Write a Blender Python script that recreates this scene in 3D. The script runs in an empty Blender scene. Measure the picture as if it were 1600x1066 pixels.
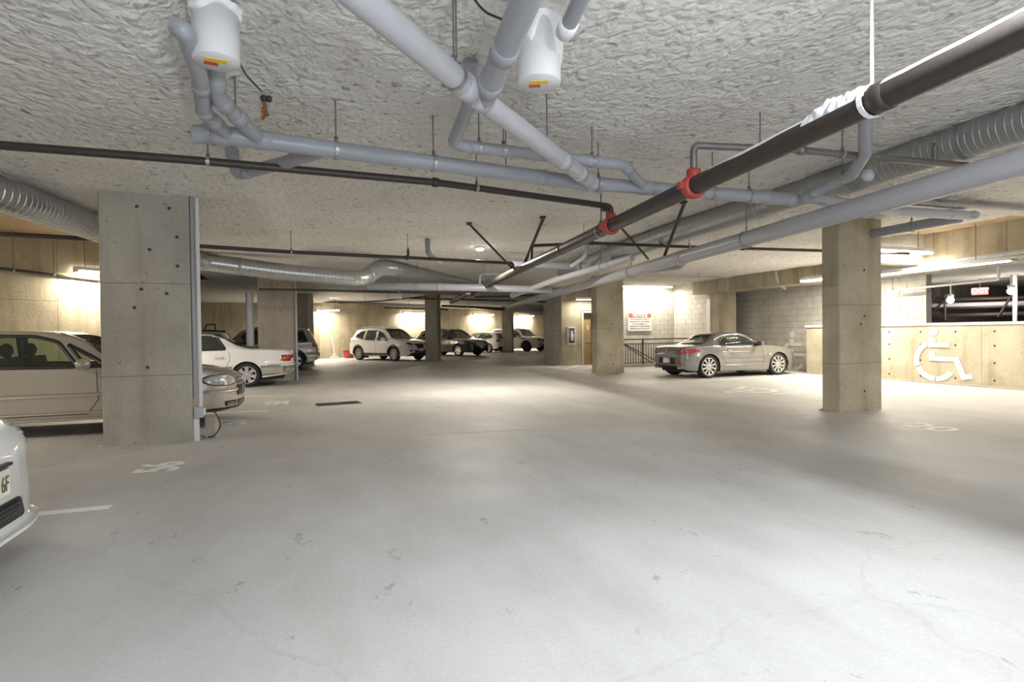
import bpy, bmesh, math, random
from mathutils import Vector, Matrix, noise
from mathutils.bvhtree import BVHTree
random.seed(7)
SC = bpy.context.scene
COL = SC.collection
PI = math.pi

# ------------------------------------------------------------------ camera
FPX, CH = 880.0, 1.35
YAW, PITCH, ROLL = math.radians(19.7), math.radians(-0.85), math.radians(0.7)
F0 = Vector((math.sin(YAW)*math.cos(PITCH), math.cos(YAW)*math.cos(PITCH), math.sin(PITCH)))
R0 = Vector((math.cos(YAW), -math.sin(YAW), 0.0)); U0 = R0.cross(F0)
CR = R0*math.cos(ROLL) - U0*math.sin(ROLL); CU = U0*math.cos(ROLL) + R0*math.sin(ROLL)
C0 = Vector((0, 0, CH))
cam = bpy.data.objects.new('camera', bpy.data.cameras.new('camera')); COL.objects.link(cam)
cam.data.sensor_width = 36.0; cam.data.lens = FPX/1600*36.0; cam.data.clip_start = 0.05; cam.data.clip_end = 200
M = Matrix((( CR.x, CU.x, -F0.x, C0.x), (CR.y, CU.y, -F0.y, C0.y), (CR.z, CU.z, -F0.z, C0.z), (0, 0, 0, 1)))
cam.matrix_world = M
SC.camera = cam
def ray(u, v): return F0 + CR*((u-800)/FPX) + CU*((533-v)/FPX)
def pz(u, v, z): d = ray(u, v); return C0 + d*((z-CH)/d.z)
def py(u, v, y): d = ray(u, v); return C0 + d*(y/d.y)
def px(u, v, x): d = ray(u, v); return C0 + d*(x/d.x)
def pd(u, v, w): return C0 + ray(u, v)*w
def proj(p): d = p-C0; w = d.dot(F0); return (800+FPX*d.dot(CR)/w, 533-FPX*d.dot(CU)/w)

# ------------------------------------------------------------------ world, exposure, main lights
SC.view_settings.view_transform = 'Standard'; SC.view_settings.look = 'None'
SC.view_settings.exposure = 0.68; SC.view_settings.gamma = 1.0; SC.view_settings.use_curve_mapping = False
W = bpy.data.worlds.new('world'); SC.world = W; W.use_nodes = True
W.node_tree.nodes['Background'].inputs[0].default_value = (0.85, 0.91, 1.0, 1); W.node_tree.nodes['Background'].inputs[1].default_value = 1.35
L_TUBE, L_GLOBE, L_FLASH = 20.0, 420.0, 150.0     # lamp strengths
def lamp(name, kind, loc, power, color, size=0.1, parent=None, rot=None, size_y=None):
    ld = bpy.data.lights.new(name, kind); ld.energy = power; ld.color = color
    if kind == 'AREA':
        ld.shape = 'RECTANGLE'; ld.size = size; ld.size_y = size_y or size
    else: ld.shadow_soft_size = size
    o = bpy.data.objects.new(name, ld); COL.objects.link(o); o.location = loc
    if rot: o.rotation_euler = rot
    if parent: o.parent = parent
    return o
# the photographer's flash beside the camera
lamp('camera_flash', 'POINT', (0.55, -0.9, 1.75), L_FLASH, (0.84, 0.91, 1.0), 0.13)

# ------------------------------------------------------------------ materials
MATS = {}
def base_mat(name):
    m = bpy.data.materials.new(name); m.use_nodes = True; MATS[name] = m
    return m, m.node_tree.nodes, m.node_tree.links, m.node_tree.nodes['Principled BSDF']
def plain(name, col, rough=0.5, metal=0.0, coat=0.0, emit=None, strength=0.0, alpha=1.0, trans=0.0, spec=0.5, var=0.06, scale=6.0):
    m, N, Lk, B = base_mat(name)
    B.inputs['Roughness'].default_value = rough; B.inputs['Metallic'].default_value = metal
    B.inputs['Specular IOR Level'].default_value = spec
    if coat: B.inputs['Coat Weight'].default_value = coat; B.inputs['Coat Roughness'].default_value = 0.05
    if emit: B.inputs['Emission Color'].default_value = (*emit, 1); B.inputs['Emission Strength'].default_value = strength
    if trans: B.inputs['Transmission Weight'].default_value = trans
    g = N.new('ShaderNodeNewGeometry'); nz = N.new('ShaderNodeTexNoise'); nz.inputs['Scale'].default_value = scale; nz.inputs['Detail'].default_value = 5
    Lk.new(g.outputs['Position'], nz.inputs['Vector'])
    mx = N.new('ShaderNodeMix'); mx.data_type = 'RGBA'
    mx.inputs[6].default_value = tuple(c*(1-var) for c in col) + (1,); mx.inputs[7].default_value = tuple(min(1, c*(1+var)) for c in col) + (1,)
    Lk.new(nz.outputs['Fac'], mx.inputs[0]); Lk.new(mx.outputs[2], B.inputs['Base Color'])
    return m
def concrete(name, c1, c2, stain, rough=0.85, bump=0.25, big=0.9, streak=1.0, spots=0.6):
    """mottled cast concrete: cloudy tone, vertical streaks, pores, fine relief"""
    m, N, Lk, B = base_mat(name); B.inputs['Roughness'].default_value = rough; B.inputs['Specular IOR Level'].default_value = 0.3
    g = N.new('ShaderNodeNewGeometry')
    def nz(scale, det, src=None, r=0.6):
        n = N.new('ShaderNodeTexNoise'); n.inputs['Scale'].default_value = scale; n.inputs['Detail'].default_value = det; n.inputs['Roughness'].default_value = r
        Lk.new(src or g.outputs['Position'], n.inputs['Vector']); return n.outputs['Fac']
    mp = N.new('ShaderNodeMapping'); mp.inputs['Scale'].default_value = (1, 1, 0.12*streak); Lk.new(g.outputs['Position'], mp.inputs['Vector'])
    def ramp(src, a, b, ca, cb):
        r = N.new('ShaderNodeValToRGB'); r.color_ramp.elements[0].position = a; r.color_ramp.elements[1].position = b
        r.color_ramp.elements[0].color = (*ca, 1); r.color_ramp.elements[1].color = (*cb, 1); Lk.new(src, r.inputs[0]); return r.outputs[0]
    def mix(a, b, f, mode='MIX'):
        x = N.new('ShaderNodeMix'); x.data_type = 'RGBA'; x.blend_type = mode
        Lk.new(a, x.inputs[6]); Lk.new(b, x.inputs[7])
        if isinstance(f, float): x.inputs[0].default_value = f
        else: Lk.new(f, x.inputs[0])
        return x.outputs[2]
    a = ramp(nz(big, 8), 0.32, 0.68, c1, c2)
    st = ramp(nz(3.2, 6, mp.outputs[0]), 0.5, 0.78, (1, 1, 1), stain)
    c = mix(a, st, 0.75, 'MULTIPLY')
    fine = ramp(nz(38, 4), 0.3, 0.62, (0.86, 0.86, 0.85), (1, 1, 1)); c = mix(c, fine, 0.8, 'MULTIPLY')
    po = ramp(nz(16, 2, None, 0.4), 0.24, 0.29, (0.42, 0.40, 0.37), (1, 1, 1)); c = mix(c, po, spots, 'MULTIPLY')
    Lk.new(c, B.inputs['Base Color'])
    bp = N.new('ShaderNodeBump'); bp.inputs['Strength'].default_value = bump; bp.inputs['Distance'].default_value = 0.02
    Lk.new(nz(22, 8), bp.inputs['Height']); Lk.new(bp.outputs[0], B.inputs['Normal'])
    return m

concrete('column_concrete', (0.37, 0.335, 0.28), (0.52, 0.48, 0.41), (0.72, 0.68, 0.60))
concrete('warm_concrete', (0.38, 0.335, 0.24), (0.55, 0.50, 0.385), (0.62, 0.56, 0.44), big=1.3, streak=0.8)
concrete('wall_concrete', (0.38, 0.325, 0.225), (0.55, 0.49, 0.36), (0.58, 0.50, 0.36), big=0.8, streak=0.7)
concrete('block_concrete', (0.50, 0.48, 0.435), (0.64, 0.62, 0.565), (0.85, 0.84, 0.80), big=2.2, bump=0.5, spots=0.3)
concrete('mortar', (0.30, 0.29, 0.27), (0.36, 0.35, 0.33), (0.9, 0.9, 0.88), bump=0.6)
concrete('bare_ceiling', (0.48, 0.36, 0.22), (0.62, 0.49, 0.32), (0.80, 0.74, 0.64), big=0.7, spots=0.3)
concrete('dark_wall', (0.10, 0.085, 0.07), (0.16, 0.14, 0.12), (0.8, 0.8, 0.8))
concrete('grey_soffit', (0.36, 0.35, 0.33), (0.46, 0.45, 0.43), (0.9, 0.9, 0.9))
plain('white_paint', (0.78, 0.76, 0.70), 0.6, var=0.12, scale=30)
plain('hole_dark', (0.07, 0.06, 0.05), 0.9)
plain('seam_dark', (0.16, 0.145, 0.12), 0.9)
plain('pvc_grey', (0.33, 0.34, 0.37), 0.34, var=0.05)
plain('pvc_white', (0.46, 0.46, 0.49), 0.35, var=0.05)
plain('overspray', (0.82, 0.83, 0.83), 0.85, var=0.08, scale=40)
plain('iron_black', (0.062, 0.052, 0.046), 0.42, 0.35, var=0.3, scale=20)
plain('iron_grey', (0.22, 0.20, 0.19), 0.38, 0.6, var=0.2, scale=20)
plain('coupling_red', (0.42, 0.06, 0.04), 0.5, var=0.2)
plain('galvanised', (0.50, 0.51, 0.52), 0.30, 0.9, var=0.12, scale=9)
plain('galvanised_dull', (0.42, 0.43, 0.43), 0.42, 0.75, var=0.12, scale=9)
plain('rod_steel', (0.20, 0.19, 0.18), 0.5, 0.6)
plain('enamel_white', (0.70, 0.70, 0.70), 0.45, var=0.03)
plain('label_yellow', (0.80, 0.55, 0.03), 0.5, var=0.25, scale=60)
plain('label_red', (0.55, 0.06, 0.03), 0.5, var=0.15, scale=60)
plain('sign_white', (0.82, 0.82, 0.80), 0.5, var=0.02)
plain('sign_red', (0.62, 0.11, 0.05), 0.5, var=0.04)
plain('ink', (0.10, 0.10, 0.11), 0.6)
plain('rail_brown', (0.075, 0.055, 0.04), 0.5, 0.2)
plain('door_tan', (0.48, 0.34, 0.16), 0.5, var=0.08)
plain('frame_cream', (0.62, 0.56, 0.44), 0.5)
plain('cable_black', (0.02, 0.02, 0.02), 0.5)
plain('orange_rust', (0.26, 0.11, 0.04), 0.8)
plain('grate_iron', (0.09, 0.085, 0.08), 0.6, 0.4)
plain('broom_white', (0.75, 0.75, 0.72), 0.6)
plain('pail_red', (0.45, 0.06, 0.04), 0.45)
plain('rubber', (0.018, 0.018, 0.018), 0.75, var=0.2)
plain('black_trim', (0.025, 0.025, 0.026), 0.4)
plain('interior_dark', (0.03, 0.03, 0.032), 0.8)
plain('chrome', (0.75, 0.75, 0.76), 0.14, 1.0, var=0.02)
plain('rim_silver', (0.62, 0.62, 0.63), 0.25, 0.7, var=0.02)
plain('rim_black', (0.03, 0.03, 0.032), 0.3, 0.4)
plain('lamp_clear', (0.55, 0.56, 0.58), 0.12, 0.35, coat=1.0, var=0.35, scale=25)
plain('lamp_dark', (0.05, 0.05, 0.055), 0.1, 0.2, coat=1.0, var=0.4, scale=25)
plain('lamp_red', (0.42, 0.02, 0.03), 0.15, coat=1.0, var=0.3, scale=25)
plain('lamp_amber', (0.70, 0.20, 0.02), 0.15, coat=1.0, var=0.35, scale=30)
plain('plate_white', (0.72, 0.72, 0.68), 0.5, var=0.05)
plain('plate_cream', (0.72, 0.66, 0.42), 0.5, var=0.12, scale=20)
plain('plate_blue', (0.05, 0.07, 0.2), 0.5)
plain('tube_glow', (1, 1, 1), 0.5, emit=(1.0, 0.93, 0.80), strength=L_TUBE)
plain('lens_soft', (1, 1, 1), 0.5, emit=(1.0, 0.96, 0.86), strength=1.1)
plain('bulb_glow', (1, 1, 1), 0.5, emit=(1.0, 0.95, 0.86), strength=30)
plain('globe_glow', (1, 1, 1), 0.5, emit=(0.97, 0.99, 1.0), strength=22)
plain('exit_glow', (0.8, 0.1, 0.1), 0.5, emit=(1.0, 0.12, 0.10), strength=1.6)
plain('exit_text', (1, 0.8, 0.8), 0.5, emit=(1.0, 0.75, 0.72), strength=1.6)
def car_paint(name, col, metal=0.0, rough=0.3): plain(name, col, rough, metal, coat=1.0, var=0.015)
car_paint('paint_beige', (0.47, 0.43, 0.36), 0.35, 0.35)
car_paint('paint_beige_low', (0.40, 0.37, 0.31), 0.3, 0.45)
car_paint('paint_white', (0.80, 0.80, 0.79))
car_paint('paint_pearl', (0.80, 0.78, 0.72))
car_paint('paint_twotone', (0.40, 0.37, 0.31), 0.4, 0.35)
car_paint('paint_silver', (0.52, 0.51, 0.48), 0.5, 0.32)
car_paint('paint_grey', (0.25, 0.245, 0.245), 0.55, 0.28)
car_paint('paint_black', (0.012, 0.012, 0.014))
def glass(name, tint, alpha):
    m, N, Lk, B = base_mat(name); out = N['Material Output']
    B.inputs['Base Color'].default_value = (*[t*0.15 for t in tint], 1); B.inputs['Roughness'].default_value = 0.05; B.inputs['Coat Weight'].default_value = 0.6
    tr = N.new('ShaderNodeBsdfTransparent'); tr.inputs[0].default_value = (*tint, 1)
    ms = N.new('ShaderNodeMixShader'); ms.inputs[0].default_value = alpha
    Lk.new(tr.outputs[0], ms.inputs[1]); Lk.new(B.outputs[0], ms.inputs[2]); Lk.new(ms.outputs[0], out.inputs[0])
glass('glass_clear', (0.74, 0.82, 0.72), 0.22)
glass('glass_tint', (0.45, 0.48, 0.47), 0.55)
glass('glass_privacy', (0.10, 0.10, 0.10), 0.85)

def foam_material():
    m, N, Lk, B = base_mat('spray_foam'); B.inputs['Roughness'].default_value = 0.9; B.inputs['Specular IOR Level'].default_value = 0.25
    g = N.new('ShaderNodeNewGeometry')
    mp = N.new('ShaderNodeMapping'); mp.inputs['Scale'].default_value = (1, 0.8, 1.6); Lk.new(g.outputs['Position'], mp.inputs[0])
    wn = N.new('ShaderNodeTexNoise'); wn.inputs['Scale'].default_value = 5.0; wn.inputs['Detail'].default_value = 3; Lk.new(mp.outputs[0], wn.inputs['Vector'])
    wm = N.new('ShaderNodeMix'); wm.data_type = 'VECTOR'; wm.inputs[0].default_value = 0.22; Lk.new(mp.outputs[0], wm.inputs[4]); Lk.new(wn.outputs['Color'], wm.inputs[5])
    v = N.new('ShaderNodeTexVoronoi'); v.inputs['Scale'].default_value = 17.0; v.feature = 'SMOOTH_F1'; v.inputs['Smoothness'].default_value = 0.35; Lk.new(wm.outputs[1], v.inputs['Vector'])
    n2 = N.new('ShaderNodeTexNoise'); n2.inputs['Scale'].default_value = 26; n2.inputs['Detail'].default_value = 6; Lk.new(mp.outputs[0], n2.inputs['Vector'])
    ma = N.new('ShaderNodeMath'); ma.operation = 'MULTIPLY_ADD'; ma.inputs[1].default_value = 0.55; Lk.new(n2.outputs['Fac'], ma.inputs[0]); Lk.new(v.outputs['Distance'], ma.inputs[2])
    bp = N.new('ShaderNodeBump'); bp.inputs['Strength'].default_value = 1.0; bp.inputs['Distance'].default_value = 0.03; bp.invert = True
    Lk.new(ma.outputs[0], bp.inputs['Height']); Lk.new(bp.outputs[0], B.inputs['Normal'])
    n3 = N.new('ShaderNodeTexNoise'); n3.inputs['Scale'].default_value = 0.8; n3.inputs['Detail'].default_value = 7; Lk.new(g.outputs['Position'], n3.inputs['Vector'])
    r = N.new('ShaderNodeValToRGB'); r.color_ramp.elements[0].position = 0.3; r.color_ramp.elements[1].position = 0.7
    r.color_ramp.elements[0].color = (0.74, 0.72, 0.68, 1); r.color_ramp.elements[1].color = (0.83, 0.815, 0.78, 1); Lk.new(n3.outputs['Fac'], r.inputs[0])
    n4 = N.new('ShaderNodeTexNoise'); n4.inputs['Scale'].default_value = 13; n4.inputs['Detail'].default_value = 4; Lk.new(mp.outputs[0], n4.inputs['Vector'])
    r2 = N.new('ShaderNodeValToRGB'); r2.color_ramp.elements[0].position = 0.30; r2.color_ramp.elements[1].position = 0.40
    r2.color_ramp.elements[0].color = (0.40, 0.38, 0.35, 1); r2.color_ramp.elements[1].color = (1, 1, 1, 1); Lk.new(n4.outputs['Fac'], r2.inputs[0])
    mx = N.new('ShaderNodeMix'); mx.data_type = 'RGBA'; mx.blend_type = 'MULTIPLY'; mx.inputs[0].default_value = 0.7
    Lk.new(r.outputs[0], mx.inputs[6]); Lk.new(r2.outputs[0], mx.inputs[7]); Lk.new(mx.outputs[2], B.inputs['Base Color'])
foam_material()

def floor_material():
    m, N, Lk, B = base_mat('floor_concrete'); B.inputs['Specular IOR Level'].default_value = 0.4
    g = N.new('ShaderNodeNewGeometry')
    def nz(scale, det, r=0.6, sc=(1, 1, 1)):
        mp = N.new('ShaderNodeMapping'); mp.inputs['Scale'].default_value = sc; Lk.new(g.outputs['Position'], mp.inputs[0])
        n = N.new('ShaderNodeTexNoise'); n.inputs['Scale'].default_value = scale; n.inputs['Detail'].default_value = det; n.inputs['Roughness'].default_value = r
        Lk.new(mp.outputs[0], n.inputs['Vector']); return n.outputs['Fac']
    def ramp(src, a, b, ca, cb):
        r = N.new('ShaderNodeValToRGB'); r.color_ramp.elements[0].position = a; r.color_ramp.elements[1].position = b
        r.color_ramp.elements[0].color = (*ca, 1); r.color_ramp.elements[1].color = (*cb, 1); Lk.new(src, r.inputs[0]); return r.outputs[0]
    def mul(a, b, f):
        x = N.new('ShaderNodeMix'); x.data_type = 'RGBA'; x.blend_type = 'MULTIPLY'; x.inputs[0].default_value = f; Lk.new(a, x.inputs[6]); Lk.new(b, x.inputs[7]); return x.outputs[2]
    c = ramp(nz(0.35, 8), 0.3, 0.7, (0.46, 0.45, 0.43), (0.58, 0.57, 0.55))
    c = mul(c, ramp(nz(1.6, 7, 0.65, (1, 0.35, 1)), 0.42, 0.72, (1, 1, 1), (0.80, 0.775, 0.75)), 0.8)
    c = mul(c, ramp(nz(45, 3), 0.3, 0.65, (0.88, 0.88, 0.88), (1, 1, 1)), 0.8)
    c = mul(c, ramp(nz(3.6, 6, 0.75, (1, 0.6, 1)), 0.345, 0.37, (0.62, 0.60, 0.59), (1, 1, 1)), 0.75)
    v = N.new('ShaderNodeTexVoronoi'); v.feature = 'DISTANCE_TO_EDGE'; v.inputs['Scale'].default_value = 0.45
    wv = N.new('ShaderNodeTexNoise'); wv.inputs['Scale'].default_value = 1.4; wv.inputs['Detail'].default_value = 6; Lk.new(g.outputs['Position'], wv.inputs['Vector'])
    wm = N.new('ShaderNodeMix'); wm.data_type = 'VECTOR'; wm.inputs[0].default_value = 0.35; Lk.new(g.outputs['Position'], wm.inputs[4]); Lk.new(wv.outputs['Color'], wm.inputs[5]); Lk.new(wm.outputs[1], v.inputs['Vector'])
    c = mul(c, ramp(v.outputs['Distance'], 0.0003, 0.0012, (0.80, 0.79, 0.78), (1, 1, 1)), 0.4)
    Lk.new(c, B.inputs['Base Color'])
    rr = N.new('ShaderNodeMapRange'); rr.inputs[3].default_value = 0.42; rr.inputs[4].default_value = 0.75; Lk.new(nz(1.1, 6), rr.inputs[0]); Lk.new(rr.outputs[0], B.inputs['Roughness'])
    bp = N.new('ShaderNodeBump'); bp.inputs['Strength'].default_value = 0.12; bp.inputs['Distance'].default_value = 0.01; Lk.new(nz(30, 8), bp.inputs['Height']); Lk.new(bp.outputs[0], B.inputs['Normal'])
floor_material()

# ------------------------------------------------------------------ mesh and object helpers
class MB:
    def __init__(s): s.v = []; s.f = []; s.sm = []
    def add(s, vs, fs, smooth=False):
        b = len(s.v); s.v += [Vector(p) for p in vs]; s.f += [tuple(b+i for i in f) for f in fs]; s.sm += [smooth]*len(fs); return s
    def box(s, a, b, mat=None):
        x0, y0, z0 = a; x1, y1, z1 = b
        vs = [(x0,y0,z0),(x1,y0,z0),(x1,y1,z0),(x0,y1,z0),(x0,y0,z1),(x1,y0,z1),(x1,y1,z1),(x0,y1,z1)]
        if mat: vs = [mat @ Vector(p) for p in vs]
        return s.add(vs, [(0,3,2,1),(4,5,6,7),(0,1,5,4),(1,2,6,5),(2,3,7,6),(3,0,4,7)])
    def prism(s, poly, z0, z1, mat=None):
        n = len(poly); vs = [(x,y,z0) for x,y in poly] + [(x,y,z1) for x,y in poly]
        if mat: vs = [mat @ Vector(p) for p in vs]
        return s.add(vs, [tuple(range(n-1,-1,-1)), tuple(range(n,2*n))] + [(i,(i+1)%n,n+(i+1)%n,n+i) for i in range(n)])
    def tube(s, pts, r, n=14, cap=True, r2=None):
        pts = [Vector(p) for p in pts]; up = None; rings = []; m = len(pts)
        for i, p in enumerate(pts):
            d = (pts[min(i+1,m-1)]-pts[max(i-1,0)]).normalized()
            if up is None: up = d.orthogonal().normalized()
            up = (up - d*up.dot(d)).normalized(); w = d.cross(up)
            rr = r if r2 is None else r+(r2-r)*i/(m-1)
            rings.append([p+(up*math.cos(2*PI*k/n)+w*math.sin(2*PI*k/n))*rr for k in range(n)])
        vs = [q for rg in rings for q in rg]; fs = []
        for i in range(m-1):
            for k in range(n): fs.append((i*n+k, i*n+(k+1)%n, (i+1)*n+(k+1)%n, (i+1)*n+k))
        s.add(vs, fs, True)
        if cap: s.add(rings[0], [tuple(range(n-1,-1,-1))]); s.add(rings[-1], [tuple(range(n))])
        return s
    def lathe(s, prof, c, ax=(0,0,1), n=24, smooth=True):
        ax = Vector(ax).normalized(); up = ax.orthogonal().normalized(); w = ax.cross(up); c = Vector(c)
        vs = [c+ax*h+(up*math.cos(2*PI*k/n)+w*math.sin(2*PI*k/n))*r for r, h in prof for k in range(n)]
        fs = [(i*n+k, i*n+(k+1)%n, (i+1)*n+(k+1)%n, (i+1)*n+k) for i in range(len(prof)-1) for k in range(n)]
        return s.add(vs, fs, smooth)
    def ball(s, c, rx, ry, rz, n=14, m=8):
        vs = []; fs = []
        for i in range(m+1):
            t = PI*i/m
            for k in range(n): vs.append((c[0]+rx*math.sin(t)*math.cos(2*PI*k/n), c[1]+ry*math.sin(t)*math.sin(2*PI*k/n), c[2]+rz*math.cos(t)))
        for i in range(m):
            for k in range(n): fs.append((i*n+k, (i+1)*n+k, (i+1)*n+(k+1)%n, i*n+(k+1)%n))
        return s.add(vs, fs, True)
    def mesh(s, name, off=Vector((0,0,0))):
        me = bpy.data.meshes.new(name); me.from_pydata([tuple(p-off) for p in s.v], [], s.f); me.validate(); me.update()
        if len(me.polygons) == len(s.sm): me.polygons.foreach_set('use_smooth', s.sm)
        return me
    def build(s, name, mat, parent=None, off=None):
        if off is None: off = org(parent) if parent else Vector((0,0,0))
        o = bpy.data.objects.new(name, s.mesh(name, off)); COL.objects.link(o); o.data.materials.append(MATS[mat])
        if parent: o.parent = parent
        return o
def org(o):
    p = Vector((0,0,0))
    while o: p += o.location; o = o.parent
    return p
def tag(o, label=None, cat=None, group=None, kind=None):
    if label: o['label'] = label
    if cat: o['category'] = cat
    if group: o['group'] = group
    if kind: o['kind'] = kind
    return o
def thing(name, loc, label, cat, group=None, rz=0.0):
    o = bpy.data.objects.new(name, None); COL.objects.link(o); o.location = loc; o.rotation_euler.z = rz; o.empty_display_size = 0.2
    return tag(o, label, cat, group)
def struct(o): o['kind'] = 'structure'; return o
def objcopy(o, parent, loc=None, name=None):
    c = o.copy(); COL.objects.link(c); c.parent = parent
    if name: c.name = name
    if loc is not None: c.location = loc
    return c
def lin(a, b, t): return a+(b-a)*t
def smooth(t): t = max(0, min(1, t)); return t*t*(3-2*t)

# ------------------------------------------------------------------ ceiling heights (foam over main bay, lower bands over the column lines)
BARE = 3.46
def ceil_z(x, y):
    a = smooth((x-(-0.98+0.055*(y-3.5)))/0.5)            # left fold
    b = smooth((x-(6.35+0.05*(y-4)))/0.7)                # right fold by the duct
    return 3.15+0.19*a-0.19*b

# ------------------------------------------------------------------ floor with the stairwell opening
SWX0, SWX1, SWY0, SWY1 = 10.9, 14.4, 18.55, 20.0
mb = MB(); xs = [-14, SWX0, SWX1, 26]; ys = [-7, SWY0, SWY1, 52]
for i in range(3):
    for j in range(3):
        if i == 1 and j == 1: continue
        mb.add([(xs[i],ys[j],0),(xs[i+1],ys[j],0),(xs[i+1],ys[j+1],0),(xs[i],ys[j+1],0)], [(0,1,2,3)])
FLOOR = struct(mb.build('floor', 'floor_concrete'))
# poured-slab control joint crossing the aisle (a shallow saw cut with raised lips)
j0, j1 = pz(640, 681, 0), pz(1275, 648, 0); d = (j1-j0).normalized(); n = Vector((-d.y, d.x, 0))
MB().box((0,-0.012,0),((j1-j0).length,0.012,0.003), Matrix.Translation(j0) @ Matrix(((d.x,n.x,0),(d.y,n.y,0),(0,0,1))).to_4x4()).build('slab_joint', 'block_concrete', FLOOR)
# stairwell pit
st = MB()
for k in range(8): st.box((SWX0+0.1+0.4*k, SWY0, -0.18*(k+1)-0.5), (SWX0+0.1+0.4*(k+1), SWY1-.02, -0.18*(k+1)))
st.box((SWX0, SWY0-0.12, -2.4), (SWX1-.02, SWY0, -0.001)); st.box((SWX0-0.12, SWY0-0.12, -2.4), (SWX0, SWY1-.02, -0.001))
tag(st.build('stair_flight', 'warm_concrete'), 'concrete stairs going down behind the brown railing below the notice sign', 'stairs')

# ------------------------------------------------------------------ walls of the hall
def wall_panels(name, p0, p1, z0, z1, mat, pw=1.22, rows=(1.22,), thick=0.3, holes=False, jit=0.004, joint=0.006):
    """cast wall of form panels: a backing slab (joints show as recessed lines) and one object per panel"""
    p0 = Vector((*p0, 0)); p1 = Vector((*p1, 0)); d = (p1-p0).normalized(); n = Vector((d.y, -d.x, 0)); Ln = (p1-p0).length
    T = Matrix(((d.x, n.x, 0), (d.y, n.y, 0), (0, 0, 1))).to_4x4()
    mb = MB(); mb.box((0,-thick,z0),(Ln,-0.02,z1), Matrix.Translation(p0) @ T)
    w = struct(mb.build(name, 'seam_dark' if mat != 'block_concrete' else 'mortar'))
    zs = [z0]
    for r in rows: zs.append(zs[-1]+r)
    zs = [z for z in zs if z < z1-0.05]+[z1]
    nP = max(1, round(Ln/pw)); pwid = Ln/nP; cache = {}
    for j in range(len(zs)-1):
        key = round(zs[j+1]-zs[j], 3)
        if key not in cache:
            m_ = MB(); m_.box((joint/2, -0.02, joint/2), (pwid-joint/2, 0, key-joint/2)); cache[key] = m_.mesh('panel'); cache[key].materials.append(MATS[mat])
        for i in range(nP):
            o = bpy.data.objects.new('panel', cache[key]); COL.objects.link(o); o.parent = w
            o.matrix_local = Matrix.Translation(p0+d*(pwid*i)+n*random.uniform(0, jit)+Vector((0,0,zs[j]))) @ T
    if holes:
        hm = MB(); hm.lathe([(0, 0.006), (0.02, 0.006), (0.024, 0.0)], (0,0,0), (0,1,0), 10); hme = hm.mesh('tie_hole'); hme.materials.append(MATS['hole_dark'])
        for (s_, z) in holes:
            o = bpy.data.objects.new('tie_hole', hme); COL.objects.link(o); o.parent = w; o.matrix_local = Matrix.Translation(p0+d*s_+n*0.004+Vector((0,0,z))) @ T
    return w
def wall_blocks(name, p0, p1, z0, z1, clip=None, bl=0.40, bh=0.20, thick=0.2):
    """running-bond concrete block wall: mortar backing and one object per block"""
    p0 = Vector((*p0, 0)); p1 = Vector((*p1, 0)); d = (p1-p0).normalized(); n = Vector((d.y, -d.x, 0)); Ln = (p1-p0).length
    T = Matrix(((d.x, n.x, 0), (d.y, n.y, 0), (0, 0, 1))).to_4x4()
    w = struct(MB().box((0,-thick,z0),(Ln,-0.012,z1), Matrix.Translation(p0) @ T).build(name, 'mortar'))
    cache = {}; row = 0; z = z0
    while z < z1-0.02:
        h = min(bh, z1-z); s = -bl/2 if row % 2 else 0.0
        while s < Ln-0.01:
            a, b = max(0, s), min(Ln, s+bl); s += bl
            if b-a < 0.04: continue
            key = (round(b-a, 2), round(h, 2))
            if key not in cache:
                m_ = MB(); m_.box((0.005,-0.012,0.005),(b-a-0.005,0,h-0.005)); cache[key] = m_.mesh('block'); cache[key].materials.append(MATS['block_concrete'])
            if clip and not clip(p0+d*((a+b)/2), z+h/2): continue
            o = bpy.data.objects.new('block', cache[key]); COL.objects.link(o); o.parent = w
            o.matrix_local = Matrix.Translation(p0+d*a+n*random.uniform(0,0.004)+Vector((0,0,z))) @ T
        z += bh; row += 1
    return w
ROWS = (0.95, 1.15, 1.4)
# angled partition behind the beige hatchback
wall_panels('wall_left', (-7.9, 11.35), (-3.95, 15.2), 0, BARE, 'wall_concrete', 1.25, (2.12, 1.4))
# far wall: straight piece on the left, then running off diagonally behind the parked cars
wall_panels('wall_back', (-13.5, 33.56), (0.5, 33.56), 0, 3.2, 'wall_concrete', 1.4, (1.9, 1.4))
FD = Vector((0.833, 0.553, 0)); FW0 = Vector((0.5, 33.56, 0)); FW1 = FW0+FD*27.5
wall_panels('wall_far', FW0[:2], FW1[:2], 0, 3.2, 'wall_concrete', 1.45, (1.9, 1.4))
# enclosing shell out of view
struct(MB().box((-14.2,-7,0),(-13.5,52,BARE)).build('wall_outer', 'wall_concrete'))
# rear wall with the open vehicle gate that lets daylight in behind the viewer
struct(MB().box((-14,-7.4,0),(-5.0,-7,BARE)).box((11.5,-7.4,0),(26,-7,BARE)).box((-5.0,-7.4,3.1),(11.5,-7,BARE)).build('wall_rear', 'wall_concrete'))
# block walls at the stairwell and behind the grey roadster
wall_blocks('wall_stair', (10.9, 20.0), (14.4, 20.0), -2.4, 3.36)
wall_blocks('wall_stair_side', (14.4, 20.0), (14.4, 17.0), -2.4, 3.36)
wall_blocks('wall_right', (15.0, 17.8), (15.0, 10.1), 0, 2.75)
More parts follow.
